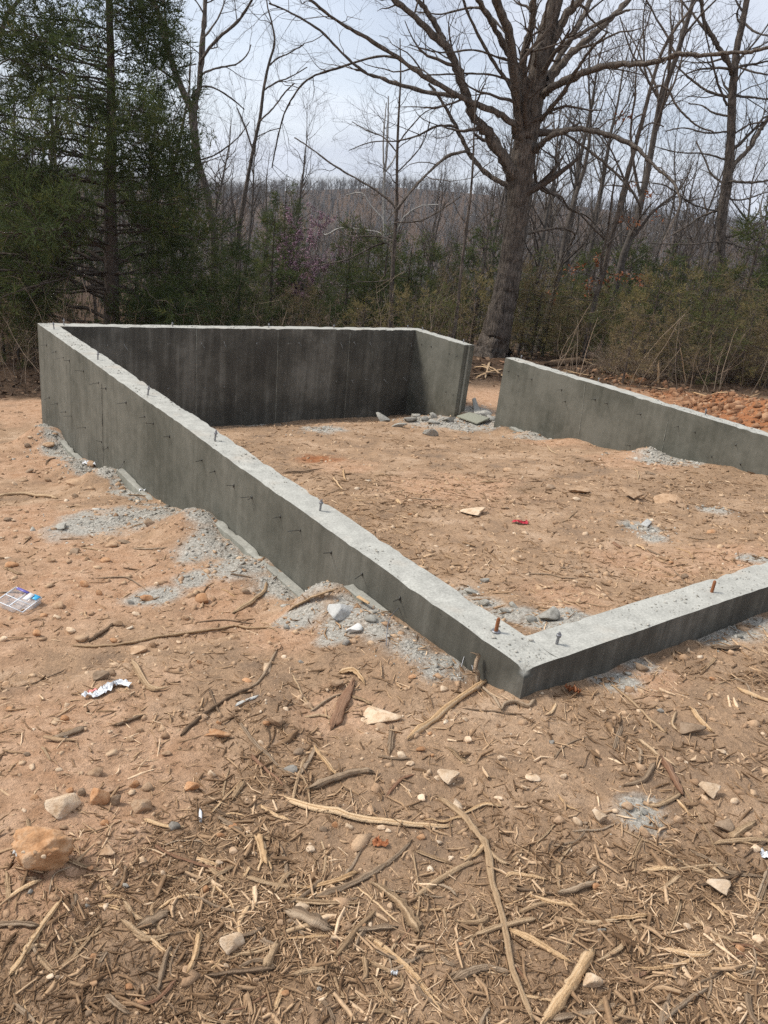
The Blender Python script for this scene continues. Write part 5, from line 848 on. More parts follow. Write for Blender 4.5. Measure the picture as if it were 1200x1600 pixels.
# ---- hand-laid wood
rng = np.random.default_rng(510)
TXT = 'wood scraps on the ground'
WL = [([(450, 1250), (510, 1268), (600, 1285), (703, 1292)], 15, 'pale', 'long pale split strip of wood lying across the mulch', 'the long pale strip', {'flat': .4}),
 ([(688, 1250), (715, 1270), (745, 1305), (760, 1330), (768, 1380), (785, 1440), (800, 1520), (830, 1592)], 14, 'tan', 'long forked tan root running down toward the bottom edge', 'the forked root', {'extra': [([(762, 1332), (778, 1345), (793, 1352)], 12)], 'flat': .7}),
 ([(924, 1487), (905, 1520), (885, 1550), (850, 1598)], 18, 'pale', 'thick pale barkless branch at the bottom of the view', 'the thick pale branch', {'flat': .8}), ([(575, 1465), (620, 1500), (655, 1535), (700, 1598)], 10, 'pale', 'straight pale stick split in two at its lower end', 'the split straight stick', {'extra': [([(655, 1535), (672, 1550), (690, 1568)], 7)]}),
 ([(652, 1456), (640, 1440), (620, 1410), (585, 1385)], 20, 'tan', 'frayed tan chunk of wood with a knobbed end', 'the knobbed wood chunk', {'ragged': .4}), ([(490, 1406), (560, 1378), (605, 1352), (640, 1318)], 10, 'grey', 'long curved grey stick below the long pale strip', 'the curved grey stick', {'flat': .8}), ([(655, 1400), (690, 1375), (738, 1350)], 12, 'tan', 'split tan stick pointing at the forked root', None, {}), ([(530, 1385), (553, 1350), (575, 1305)], 8, 'grey', 'grey stick reaching up to the long pale strip', None, {}),
 ([(20, 1520), (40, 1490), (65, 1450), (95, 1408)], 13, 'pale', 'long pale shredded splinter near the bottom corner', 'the long shredded splinter', {'ragged': .45, 'extra': [([(45, 1485), (30, 1510), (26, 1522)], 7)]}), ([(85, 1525), (120, 1490), (150, 1455), (168, 1438)], 8, 'tan', 'thin tan stick beside the long shredded splinter', None, {}), ([(190, 1440), (215, 1462), (235, 1470), (268, 1460)], 13, 'tan', 'short bent tan stick shaped like an elbow', 'the elbow shaped stick', {}), ([(222, 1447), (245, 1438), (260, 1430)], 17, 'grey', 'stubby grey wood chunk above the elbow shaped stick', None, {'flat': .7}), ([(248, 1547), (256, 1510), (262, 1490), (267, 1482)], 10, 'grey', 'twisted grey stick with a thin side twig', 'the twisted grey stick', {'extra': [([(248, 1530), (232, 1522), (215, 1515)], 4)], 'flat': .9}), ([(0, 1447), (30, 1446), (57, 1448)], 13, 'grey', 'thick grey branch end coming in at the view edge', None, {'flat': .8}), ([(10, 1362), (13, 1390), (14, 1415)], 9, 'tan', 'flat tan splinter standing below the orange clod', None, {}), ([(415, 1512), (424, 1495), (432, 1478)], 15, 'tan', 'stubby rounded piece of barkless wood', 'the stubby wood chunk', {'flat': .95, 'ragged': .1}),
 ([(240, 1322), (290, 1345), (360, 1362)], 6, 'red', 'thin red brown root below the cigarette butt', None, {'flat': .9}), ([(330, 1272), (350, 1250), (381, 1215)], 5, 'pale', 'straw coloured stick slanting past the cigarette butt', 'the straw coloured stick', {}), ([(348, 1245), (351, 1225), (358, 1203)], 6, 'tan', 'flat tan sliver crossing the straw coloured stick', None, {}), ([(340, 1278), (360, 1290), (380, 1302)], 10, 'grey', 'flat grey splinter just past the cigarette butt', None, {}), ([(403, 1305), (410, 1330), (417, 1355)], 17, 'pale', 'yellow frayed brush ended splinter', 'the frayed yellow splinter', {'ragged': .6, 'extra': [([(412, 1340), (406, 1355), (404, 1362)], 5), ([(414, 1340), (421, 1352), (424, 1360)], 5)]}), ([(408, 1260), (430, 1275), (452, 1283)], 8, 'pale', 'short pale splinter left of the long pale strip end'.replace('left of', 'before'), None, {}),
 ([(490, 1231), (520, 1220), (560, 1208), (578, 1208)], 14, 'grey', 'grey root with a ragged end near the grey rounded stone', 'the ragged grey root', {'flat': .7}), ([(472, 1208), (484, 1190), (494, 1168)], 10, 'grey', 'thick grey stick rising from the grey rounded stone', None, {}), ([(375, 1130), (400, 1165), (425, 1190), (458, 1217)], 8, 'grey', 'long grey stick leading down to the grey rounded stone', None, {}), ([(417, 1178), (422, 1152), (415, 1130)], 5, 'dark', 'thin dark bow shaped stick by the half sunk lump', None, {}), ([(522, 1137), (533, 1105), (550, 1070)], 17, 'red', 'red brown rotten stick with a forked end', 'the rotten red stick', {'ragged': .35}), ([(488, 1111), (520, 1090), (562, 1078)], 6, 'grey', 'grey twig passing under the rotten red stick', None, {}), ([(552, 1090), (566, 1095), (580, 1102)], 9, 'tan', 'short tan stub beside the rotten red stick', None, {}), ([(370, 1102), (385, 1096), (403, 1088)], 7, 'white', 'white painted lath sliver beside the bent brown stick', 'the white lath', {'flat': .5, 'ragged': .1}), ([(286, 1148), (315, 1120), (345, 1100), (395, 1075)], 7, 'dark', 'long bent brown stick pointing at the white lath', 'the bent brown stick', {'flat': .95}), ([(325, 1075), (335, 1100), (345, 1122)], 6, 'dark', 'dark stick crossing under the bent brown stick', None, {}), ([(182, 1135), (200, 1128), (222, 1120)], 7, 'dark', 'short dark stick below the white crumpled paper', None, {'flat': .9}),
 ([(115, 1010), (180, 1010), (260, 995), (330, 985), (375, 980), (432, 988)], 6, 'tan', 'very long thin tan root snaking across the bare dirt', 'the long thin root', {'flat': .95, 'ragged': .1}), ([(140, 1003), (160, 990), (176, 977)], 7, 'dark', 'short dark stick rising from the start of the long root', None, {'flat': .95}), ([(368, 956), (395, 940), (412, 925), (416, 913)], 10, 'tan', 'curved tan bark strip beside the gravel on the footing', 'the curved bark strip', {'flat': .4}), ([(450, 956), (478, 943), (526, 936)], 9, 'tan', 'tan splinter leaning against the footing by the white spill', 'the splinter by the white spill', {'zs': (0, .01, .05)}), ([(640, 1154), (680, 1125), (720, 1092), (758, 1067)], 12, 'pale', 'pale smooth root lying up to the near corner', 'the pale smooth root', {'flat': .9, 'ragged': .12}), ([(834, 1096), (826, 1106), (808, 1100), (790, 1102), (784, 1110)], 9, 'grey', 'knotted grey root curled round the foot of the near corner', 'the knotted root', {'flat': 1.0, 'ragged': .12}), ([(752, 1072), (768, 1088), (782, 1108)], 6, 'grey', 'thin grey root between the pale root and the knotted root', None, {'flat': .9}),
 ([(998, 1157), (1025, 1180), (1056, 1200)], 10, 'tan', 'straight tan stick out in front of the near wall', 'the straight tan stick'), ([(1036, 1190), (1050, 1215), (1063, 1240)], 16, 'red', 'broad brown bark strip below the straight tan stick', 'the broad bark strip'), ([(608, 1180), (610, 1160), (613, 1133)], 12, 'grey', 'tapered grey splinter under the long flat pale stone', None), ([(1062, 1222), (1085, 1265), (1110, 1310), (1121, 1350)], 5, 'tan', 'long thin stick running past the knobbly pale stone', None), ([(960, 1293), (1000, 1312), (1026, 1322)], 5, 'tan', 'thin pale twig across the pyramid shaped stone', None), ([(895, 1300), (940, 1297), (966, 1285)], 5, 'grey', 'thin grey twig in front of the row of four stones', None), ([(870, 1240), (885, 1260), (908, 1271)], 6, 'pale', 'straw coloured twig above the row of four stones', None), ([(1082, 1330), (1110, 1345), (1140, 1365), (1190, 1372)], 9, 'grey', 'long grey branch leading to the view edge', 'the long grey branch'), ([(1143, 1310), (1160, 1298), (1178, 1287)], 13, 'tan', 'frayed tan chunk below the grey brown lump', None), ([(1035, 1598), (1070, 1568), (1106, 1545)], 10, 'grey', 'lower of two long grey sticks at the bottom edge', None), ([(1085, 1543), (1120, 1525), (1146, 1511)], 9, 'grey', 'upper of two long grey sticks at the bottom edge', 'the upper long grey stick'), ([(973, 1430), (986, 1450), (1002, 1472)], 8, 'tan', 'short tan stick alone in the fine mulch', 'the lone tan stick'), ([(970, 1538), (1000, 1525), (1021, 1515)], 8, 'red', 'pinkish stick past the oblong pinkish stone', None), ([(713, 1530), (740, 1518), (763, 1513), (798, 1522)], 14, 'grey', 'grey bark covered branch meeting the forked root', None), ([(580, 1525), (600, 1555), (617, 1577)], 10, 'tan', 'tan splinter beside the split straight stick', None), ([(865, 1593), (910, 1585), (966, 1571)], 10, 'grey', 'grey stick along the bottom edge past the thick branch', None), ([(1140, 1499), (1170, 1493), (1203, 1496)], 5, 'dark', 'thin dark root coming in from the view edge', None), ([(800, 1455), (840, 1475), (886, 1502)], 13, 'pale', 'pale shredded strip between the forked root and thick branch', None), ([(310, 1582), (330, 1595), (372, 1599)], 8, 'tan', 'tan stick curving along the bottom edge', None), ([(20, 1568), (40, 1585), (57, 1602)], 11, 'grey', 'grey stick at the very bottom corner', None), ([(525, 1497), (555, 1457), (588, 1425)], 13, 'tan', 'tilted tan splinter beside the round tan stone', None), ([(452, 1425), (490, 1443), (512, 1452)], 26, 'grey', 'flat grey piece of bark under a pale stone', None), ([(735, 1415), (748, 1440), (760, 1465)], 10, 'tan', 'pale fibrous stick next to the lower forked root', None), ([(650, 1440), (655, 1400), (645, 1330)], 6, 'tan', 'thin upright twig above the knobbed wood chunk', None),
 ([(815, 897), (852, 898), (880, 904), (904, 904)], 4, 'grey', 'long thin stick on the dirt behind the near wall', 'the thin stick inside'), ([(443, 741), (475, 739), (507, 734)], 5, 'dark', 'long dark stick just over the long wall inside', 'the dark stick inside'), ([(520, 746), (527, 756), (536, 767)], 5, 'pale', 'pale stick past the dark stick inside the foundation', None), ([(536, 734), (537, 743), (540, 752)], 5, 'pale', 'short pale stick standing beside the dark stick inside', None), ([(551, 783), (562, 783), (574, 783)], 5, 'pale', 'small pale splinter lying level inside the foundation', 'the level pale splinter'), ([(611, 770), (622, 769), (635, 765)], 3.5, 'tan', 'thin tan twig in the middle of the foundation', None), ([(587, 743), (607, 743), (627, 743)], 3, 'tan', 'long thin twig beside the small gravel spot inside', None), ([(641, 779), (665, 781), (686, 782)], 3.5, 'grey', 'long grey twig before the pale stone inside', None), ([(644, 799), (652, 805), (662, 811)], 4, 'tan', 'slanting tan twig short of the pale stone inside', None), ([(619, 782), (622, 785), (626, 790)], 7, 'pale', 'bright pale wood chip in the middle of the foundation', None), ([(681, 794), (686, 792), (691, 790)], 5, 'pale', 'short bright chip beside the long grey twig inside', None), ([(958, 848), (962, 852), (971, 858)], 8, 'red', 'orange wood chip behind the near wall', None), ([(993, 852), (1001, 856), (1008, 862)], 8, 'pale', 'cream wood chip below the white tile piece', None), ([(1010, 858), (1022, 865), (1034, 869)], 5, 'grey', 'grey stick beside the cream wood chip', None), ([(1073, 840), (1090, 843), (1103, 844)], 4, 'grey', 'thin curved twig near the small orange stone inside', None),
 ([(0, 775), (40, 773), (77, 777), (88, 780)], 6, 'tan', 'thick pale root at the view edge above the gravel', 'the thick root', {'flat': .9}), ([(5, 886), (20, 894), (36, 899)], 6, 'tan', 'short tan stick at the view edge above the plastic tray', None), ([(0, 927), (20, 926), (44, 928)], 5, 'grey', 'grey stick touching the top of the plastic tray', None), ([(92, 843), (110, 843), (130, 843)], 4, 'grey', 'thin stick lying along the bottom of the gravel patch', None), ([(127, 857), (146, 859), (165, 862)], 5, 'tan', 'tan twig below the gravel patch beside the tan stone', None), ([(207, 858), (233, 859), (262, 856)], 5, 'grey', 'brown twig between the two gravel patches', 'the twig between gravel patches'), ([(347, 921), (357, 926), (368, 933)], 4, 'pale', 'short pale splinter above the curved bark strip', None), ([(360, 898), (376, 900), (394, 904)], 5, 'grey', 'grey stick along the edge of the footing gravel', None), ([(200, 773), (215, 775), (234, 776)], 5, 'tan', 'tan splinter at the foot of the long wall', None), ([(1040, 1145), (1010, 1120), (985, 1095), (955, 1070)], 7, 'tan', 'long branch running out from the front of the near wall', 'the long branch by the near wall'), ([(1145, 1062), (1165, 1070), (1175, 1095)], 6, 'grey', 'bent grey twig out past the near wall', None), ([(1100, 1085), (1135, 1065), (1165, 1062)], 4, 'tan', 'thin curved twig out past the near wall', None)]
for r_ in WL:
    px, w, mt, lab, mk = r_[:5]; kw = r_[5] if len(r_) > 5 else {}
    nm = 'root' if ' root' in lab and 'forked root' not in lab[10:] else 'wood_splinter' if ('splinter' in lab or 'strip' in lab or 'chip' in lab or 'sliver' in lab or 'lath' in lab) else 'stick'
    wood(px, w, mt, lab, nm, {'root': 'root', 'wood_splinter': 'wood splinter', 'stick': 'stick'}[nm], mk, group=TXT, **kw)
# the root standing up at the corner, the stake, the fallen log
def upright(px0, px1, w, mat, label, name, cat, lean=0.0, sides=9, wob=.2):
    b = hit(*px0, True); D = depth(b); n = 9; t = np.linspace(0, 1, n); q = np.array([at_depth(px0[0]+(px1[0]-px0[0])*k, px0[1]+(px1[1]-px0[1])*k, D+lean*k) for k in t]); q[0, 2] -= .03; r = np.full(n, w*.5*scale_at(b))*np.linspace(1.1, .8, n); q[1:, :] += rng.normal(0, wob, (n-1, 3))*r[0]
    V, F, T, tt = stick_data(q-b, r, sides, .8, .15); o = obj(name, mesh_data(name, V, [F, T], WOODM[mat], False, tt), None, tuple(b)); tag(o, label, cat); return o
upright((747, 1068), (747, 1020), 8, 'grey', 'short grey root standing upright against the near end of the long wall', 'root', 'root', .03, 8, .6)
upright((1028, 600), (1029, 569), 4, 'pale', 'pale wooden stake standing upright at the edge of the thicket', 'stake', 'stake', 0, 5, .1)
upright((1072, 602), (1063, 545), 2.5, 'tan', 'thin pale leaning pole beside the wooden stake', 'pole', 'pole', 0, 6, .2)
q0, q1 = hit(855, 573), hit(909, 568); P = q0+(q1-q0)*np.linspace(0, 1, 10)[:, None]; P[:, 2] = G(P[:, 0], P[:, 1])+.07; V, F, T, tt = stick_data(P-q0, np.linspace(.075, .1, 10), 12, 1.0, .12); lg = obj('fallen_log', mesh_data('fallen_log', V, [F, T], WOODM['dark'], False, tt), None, tuple(q0)); tag(lg, 'dark fallen log with a pale splintered end behind the side wall', 'log')
A = Acc()
for k in range(9):
    a = P[-1]-q0+rng.normal(0, .03, 3); b = a+np.array([CR[0], CR[1], 0])*rng.uniform(.15, .5)+np.array([0, 0, rng.uniform(-.12, .08)])+HEAD*rng.uniform(-.25, .05); tt_ = np.linspace(0, 1, 6)[:, None]; V, F, T, t2 = stick_data(a+(b-a)*tt_, np.linspace(.03, .006, 6), 6, .6, .3); A.add(V, F, .6); A.F[3].append(T+A.n-len(V))
A.build('splintered_end', WOODM['pale'], lg)
for k, (a, b, w, m_, lab) in enumerate([((742, 575), (772, 582), 5, 'pale', 'pale split branch at the foot of the oak'), ((738, 586), (800, 588), 5, 'dark', 'dark branch lying across the gap in front of the oak'), ((744, 592), (786, 578), 4, 'pale', 'pale splinter crossing the dark branch by the oak'), ((752, 570), (790, 592), 5, 'tan', 'tan broken branch sloping past the oak foot'), ((765, 566), (758, 592), 4, 'tan', 'short upright splinter leaning in the oak branch pile'), ((780, 565), (800, 577), 4, 'red', 'red brown branch end beside the oak foot'), ((1080, 612), (1190, 614), 3, 'pale', 'long pale pole lying along the top of the clay bank'), ((880, 578), (935, 590), 4, 'pale', 'pale split wood in front of the fallen log'), ((845, 580), (900, 584), 4, 'tan', 'tan branch lying before the fallen log'), ((1000, 603), (1060, 612), 4, 'pale', 'pale splintered slab beside the clay bank')]): wood([a, ((a[0]+b[0])/2, (a[1]+b[1])/2+1), b], w, m_, lab, 'branch', 'branch', None, group='broken branches at the clearing edge', zs=(0, .06, 0) if 'oak' in lab else None)
# ---- litter
M_PAPER = tinted('white_paper', [(0, (.66, .67, .68)), (1, (.80, .81, .82))], .7, 30, .06); M_RED = tinted('red_foil', [(0, (.34, .02, .035)), (1, (.52, .05, .07))], .4, 30, .15)
M_BLUE, _, _b = material('blue_print', .4, .5); _b.inputs['Base Color'].default_value = (.14, .12, .40, 1)
M_CYAN, _, _b = material('cyan_print', .4, .5); _b.inputs['Base Color'].default_value = (.06, .42, .72, 1)
M_PINKP, _, _b = material('pink_print', .6, .3); _b.inputs['Base Color'].default_value = (.72, .24, .22, 1)
M_CLEAR, _nt, _b = material('clear_plastic', .12, .5); _b.inputs['Base Color'].default_value = (.93, .94, .95, 1); _b.inputs['Alpha'].default_value = .34
def crumple(px, w, seed, nu=34, nv=10, amp=.4):
    """a crumpled sheet laid along a pixel polyline"""
    Q = ground_line(px); s_ = scale_at(Q.mean(0)); q = poly(np.concatenate([Q, np.ones((len(Q), 1))], 1), n=nu)[:, :3]; T = nrm(np.gradient(q, axis=0)); T[:, 2] = 0; T = nrm(T); Sd = np.stack([-T[:, 1], T[:, 0], 0*T[:, 0]], -1); hw = w*.5*s_*(1+.7*fbm(np.linspace(0, 6, nu), np.zeros(nu)+seed, 2, seed))
    v = np.linspace(-1, 1, nv); u, vv = np.meshgrid(np.linspace(0, 9, nu), v*2.2, indexing='ij'); h = np.abs(fbm(u*1.5, vv*1.5+seed, 3, seed+5))*w*s_*amp*2.2+.004+np.abs(fbm(u*.6, vv*.5+seed, 2, seed+8))*w*s_*amp
    V = q[:, None, :]+Sd[:, None, :]*(v[None, :]*hw[:, None])[..., None]*.8; V[..., 2] = G(V[..., 0], V[..., 1])+h; V[..., :2] += (.25*w*s_*np.stack([fbm(u*1.3+9, vv*1.3, 2, seed), fbm(u*1.3, vv*1.3+9, 2, seed+1)], -1))
    i = np.arange(nu*nv).reshape(nu, nv); return V.reshape(-1, 3), np.stack([i[:-1, :-1], i[1:, :-1], i[1:, 1:], i[:-1, 1:]], -1).reshape(-1, 4)
def litter(name, px, w, seed, mat, label, cat, mark=None, **k):
    V, F = crumple(px, w, seed, **k); c = V.mean(0); o = obj(name, mesh_data(name, V-c, [F], mat, False, np.random.default_rng(seed).random(len(V))), None, tuple(c)); tag(o, label, cat); MARKS.append((*px[len(px)//2], mark)) if mark else None; return o, c
o, c = litter('paper_scrap', [(130, 1091), (150, 1088), (165, 1082), (178, 1073), (204, 1074)], 17, 71, M_PAPER, 'crumpled white paper scrap with a pink red mark on bare dirt', 'paper', 'the white crumpled paper', amp=.42)
V, F = crumple([(138, 1087), (144, 1086), (150, 1084)], 8, 73, 10, 5); V[:, 2] += .012; obj('red_mark', mesh_data('red_mark', V-c, [F], M_PINKP), o)
litter('wrapper', [(801, 817), (812, 819), (824, 818)], 9, 75, M_RED, 'small crumpled red wrapper on the dirt inside the foundation', 'wrapper', 'the red wrapper', nu=16, nv=8, amp=.5)
litter('paper_scrap', [(1188, 1334), (1196, 1340), (1206, 1345)], 14, 77, M_PAPER, 'white scrap lying at the view edge below the grey lump', 'paper', None, nu=12, nv=8, amp=.3)
litter('paper_scrap', [(130, 726), (143, 728), (156, 731)], 8, 79, M_PAPER, 'small white scrap in the rubble beside the tall wall', 'paper', None, nu=16, nv=8, amp=.6)
litter('paper_scrap', [(203, 760), (212, 764), (222, 770)], 8, 81, M_PAPER, 'thin white scrap at the foot of the tall long wall', 'paper', None, nu=16, nv=8, amp=.6)
litter('paper_scrap', [(610, 1524), (615, 1525), (620, 1526)], 8, 83, M_PAPER, 'tiny ball of white paper beside the split straight stick', 'paper', None, nu=12, nv=8, amp=.9)
litter('leaf', [(885, 1078), (893, 1083), (905, 1087)], 13, 85, M_LEAFDEAD, 'curled red brown dead leaf against the front of the near wall', 'leaf', 'the red brown leaf', nu=12, nv=8, amp=.8)
litter('leaf', [(585, 1315), (594, 1322), (607, 1322)], 12, 87, M_LEAFDEAD, 'red brown dead leaf below the long pale strip', 'leaf', None, nu=12, nv=8, amp=.5)
# white tile piece inside, plank in the doorway
def slab(name, quad, th, mat, label, cat, lift=.004, mark=None, zs=None):
    Q = np.array([hit(*q) for q in quad]); z0 = G(Q[:, 0], Q[:, 1]); Q[:, 2] = z0+lift+(0 if zs is None else np.array(zs)); c = Q.mean(0); T = Q.copy(); T[:, 2] += th; V = np.concatenate([Q, T])-c
    o = obj(name, mesh_data(name, V, [[(0, 1, 2, 3), (7, 6, 5, 4), (0, 4, 5, 1), (1, 5, 6, 2), (2, 6, 7, 3), (3, 7, 4, 0)]], mat, False, np.full(8, .5)), None, tuple(c)); tag(o, label, cat); b = o.modifiers.new('edge', 'BEVEL'); b.width = th*.2; b.segments = 2
    if mark: MARKS.append((*quad[0], mark))
    return o
M_PLY = wood_mat('mud_stained_plywood', (.19, .185, .14), (.27, .265, .205), (.34, .335, .27))
slab('plywood_board', [(713, 654), (733, 650.5), (764, 660), (745, 666)], .022, M_PLY, 'flat greenish plywood scrap lying in the doorway gap', 'board', .02, 'the plywood board', (.0, .02, .03, .0))
slab('tile_piece', [(1000, 823), (1010, 815), (1018, 818), (1011, 826)], .012, ROCKM['white'], 'flat white tile piece on the gravel spot inside the foundation', 'tile', .01, 'the white tile piece')
slab('concrete_slab', [(736, 636), (741, 633), (752, 652), (741, 654)], .03, ROCKM['cem'], 'dark triangular concrete slab leaning on edge in the doorway', 'concrete slab', .0, None, (.11, .1, .0, .0))
slab('lath', [(556, 941), (560, 939), (577, 951), (574, 953)], .008, WOODM['pale'], 'pale flat lath on the footing by the white concrete spill', 'lath', .03)
# clear plastic tray with a printed card
Q = np.array([hit(*q) for q in [(-6, 948), (36, 962), (66, 941), (26, 930)]]); c = Q.mean(0); c[2] = float(G(c[0], c[1]))
tray = empty('plastic_tray', tuple(c)); tag(tray, 'clear plastic packaging tray with purple and blue print on the dirt', 'packaging'); MARKS.append((35, 945, 'the plastic tray'))
ex, ey = (Q[1]-Q[0]+Q[2]-Q[3])/2, (Q[3]-Q[0]+Q[2]-Q[1])/2; ex[2] = ey[2] = 0
def tp_(u, v, z): return (u-.5)*ex+(v-.5)*ey+np.array([0, 0, z])
def tbox(name, u0, u1, v0, v1, z0, z1, mat, inset=0.0):
    V = [tp_(u, v, z0) for u, v in ((u0+inset, v0+inset), (u1-inset, v0+inset), (u1-inset, v1-inset), (u0+inset, v1-inset))]+[tp_(u, v, z1) for u, v in ((u0, v0), (u1, v0), (u1, v1), (u0, v1))]
    obj(name, mesh_data(name, V, [[(3, 2, 1, 0), (0, 1, 5, 4), (1, 2, 6, 5), (2, 3, 7, 6), (3, 0, 4, 7)]+([(4, 5, 6, 7)] if z1-z0 < .012 else [])], mat), tray)
tbox('tray_shell', 0, 1, 0, 1, .004, .04, M_CLEAR, .05)
M_RIM, _, _b = material('milky_plastic_edge', .2, .5); _b.inputs['Base Color'].default_value = (.72, .74, .76, 1)
for k in (0.0, .47, .975): tbox('rim', k, k+.025, 0, 1, .037, .043, M_RIM)
for k in (0.0, .45, .975): tbox('rim', .026, .969, k, k+.025, .0375, .0425, M_RIM)
tbox('printed_card', .12, .55, .86, .97, .046, .05, M_BLUE); tbox('printed_card', .74, .97, .72, .97, .046, .05, M_CYAN); tbox('printed_card', .63, .8, .5, .9, .052, .056, M_PAPER)
# cigarette butt
a, b = hit(313, 1287), hit(313, 1271); P = a+(b-a)*np.linspace(0, 1, 5)[:, None]; P[:, 2] = G(P[:, 0], P[:, 1])+.006; cb = empty('cigarette_butt', tuple(P[2])); tag(cb, 'white cigarette butt lying on the mulch below the pointed orange stone', 'cigarette butt'); MARKS.append((313, 1278, 'the cigarette butt'))
V, F, T, tt = stick_data(P-P[2], np.full(5, .0052), 10, .95, .02); obj('paper_tube', mesh_data('paper_tube', V, [F, T], M_PAPER, True, tt), cb); V, F, T, tt = stick_data(P[:2]-P[2]+np.array([0, 0, .0006]), np.full(2, .0056), 10, .95, .05); obj('burnt_end', mesh_data('burnt_end', V, [F, T], WOODM['dark'], False, tt), cb)
# bent tie wires
def wire(px, z, label):
    Q = np.array([hit(*q) for q in px]); Q[:, 2] += np.array(z); q = poly(np.concatenate([Q, np.full((len(Q), 1), .0022)], 1), sub=5); V, F, _ = tubes(q[None, :, :3], q[None, :, 3], 6); o = obj('wire', mesh_data('wire', V, [F], M_ZINC, True)); tag(o, label, 'wire', 'bent wires left beside the long wall')
wire([(603, 1012), (605, 985), (612, 973), (624, 963)], (.01, .04, .05, .06), 'bent pale wire standing in the rubble by the footing'); wire([(206, 757), (215, 750), (224, 742)], (.0, .06, .12), 'thin wire poking up at the foot of the tall long wall'); wire([(720, 1045), (727, 1035), (738, 1052)], (.01, .06, .02), 'thin bent wire near the root that stands upright')

# ---- further sticks and stones, each its own object, told apart by what lies next to them
rng = np.random.default_rng(520)
def sample(n, kind):
    out = []; taken = [(m[0], m[1]) for m in MARKS]
    while len(out) < n:
        px, py = rng.uniform(0, 1200), 640+960*rng.random()**.75
        p = hit(px, py); x, y = p[0], p[1]
        if in_wall(x, y, .06) or depth(p) > 14: continue
        if (x > 0 and x < FW and y > 0 and y < FL) and p[2] > float(G(x, y, False))+.05: continue
        f = float(forest_at(x, y)); m_ = float(mulch_at(np.array([x]), np.array([y]))[0])
        if f > .3: continue
        if kind == 'wood' and rng.random() > .08+m_*(1.0 if y < .2 else .35): continue
        if kind == 'rock' and rng.random() > (.55 if m_ < .3 else .3): continue
        if min((abs(px-a)+abs(py-b)) for a, b in taken+[(o[0], o[1]) for o in out[-60:]]) < 16: continue
        # seen from the camera and not hidden behind a wall
        d = p-CAM; t = np.linspace(.3, .985, 60)[:, None]; L_ = CAM+d*t
        if np.any(in_wall(L_[:, 0], L_[:, 1], 0) & (L_[:, 2] < 0)): continue
        out.append((px, py, p))
    return out
LOOKW = dict(pale='pale', tan='tan', grey='grey', dark='dark', red='reddish', white='whitish'); seen = {}
def auto_label(px, py, look, kind):
    m = min(MARKS, key=lambda k: (k[0]-px)**2+(2.2*(k[1]-py))**2); side = 'above' if py < m[1]-8 else 'below' if py > m[1]+8 else 'level with'
    key = (m[2], side, kind); seen[key] = seen.get(key, 0)+1; j = seen[key]-1
    return f'{look} {kind}, {ORD[j]+" " if j else ""}{"one " if not j else ""}out {side} {m[2]}'
S_ = sample(215, 'wood'); S_.sort(key=lambda q: min((k[0]-q[0])**2+(2.2*(k[1]-q[1]))**2 for k in MARKS)); pend = []
for px, py, p in S_:
    mt = rng.choice(['pale', 'tan', 'tan', 'grey', 'grey', 'dark', 'red'], p=[.24, .22, .18, .13, .11, .06, .06]); s_ = scale_at(p); L_ = min(rng.uniform(30, 105), .34/s_)*(.6 if py < 900 else 1); w = rng.uniform(4, 11.5) if py > 1000 else rng.uniform(2.5, 4.5)
    a = rng.uniform(0, math.pi); dx, dy = math.cos(a)*L_*.5, math.sin(a)*L_*.5*.7; bx, by = rng.normal(0, .10)*L_, rng.normal(0, .08)*L_
    look = LOOKW[mt]+(' flat' if w > 6.5 else ' thin' if w < 4.5 else '')+(' long' if L_ > 62 else ' short' if L_ < 34 else '')
    kd = 'splinter' if rng.random() < .5 else 'stick'; pend.append(((px-dx, py-dy), (px+bx, py+by), (px+dx, py+dy), w, mt, auto_label(px, py, look, kd), kd))
for a, b, c_, w, mt, lab, kd in pend: wood([a, b, c_], w, mt, lab, 'wood_splinter' if kd == 'splinter' else 'stick', 'wood splinter' if kd == 'splinter' else 'stick', None, group=TXT, flat=rng.uniform(.35, .9), ragged=rng.uniform(.15, .4))
S_ = sample(150, 'rock'); S_.sort(key=lambda q: min((k[0]-q[0])**2+(2.2*(k[1]-q[1]))**2 for k in MARKS))
for px, py, p in S_:
    cem_ = float(blob(np.array([p[0]]), np.array([p[1]]), CEM)[0]); w = rng.uniform(8, 15) if py > 900 else rng.uniform(5.5, 10); mt = 'cem' if cem_ > .4 else rng.choice(['pale', 'tan', 'orange', 'brown', 'grey'], p=[.28, .34, .2, .12, .06])
    look = {'cem': 'grey', 'pale': 'pale', 'tan': 'tan', 'orange': 'orange', 'brown': 'brown', 'grey': 'grey'}[mt]+(' rounded' if rng.random() < .4 else ' angular'); rock(px, py, w, w*rng.uniform(.6, .95), mt, auto_label(px, py, 'small '+look, 'stone'), tilt=.3)

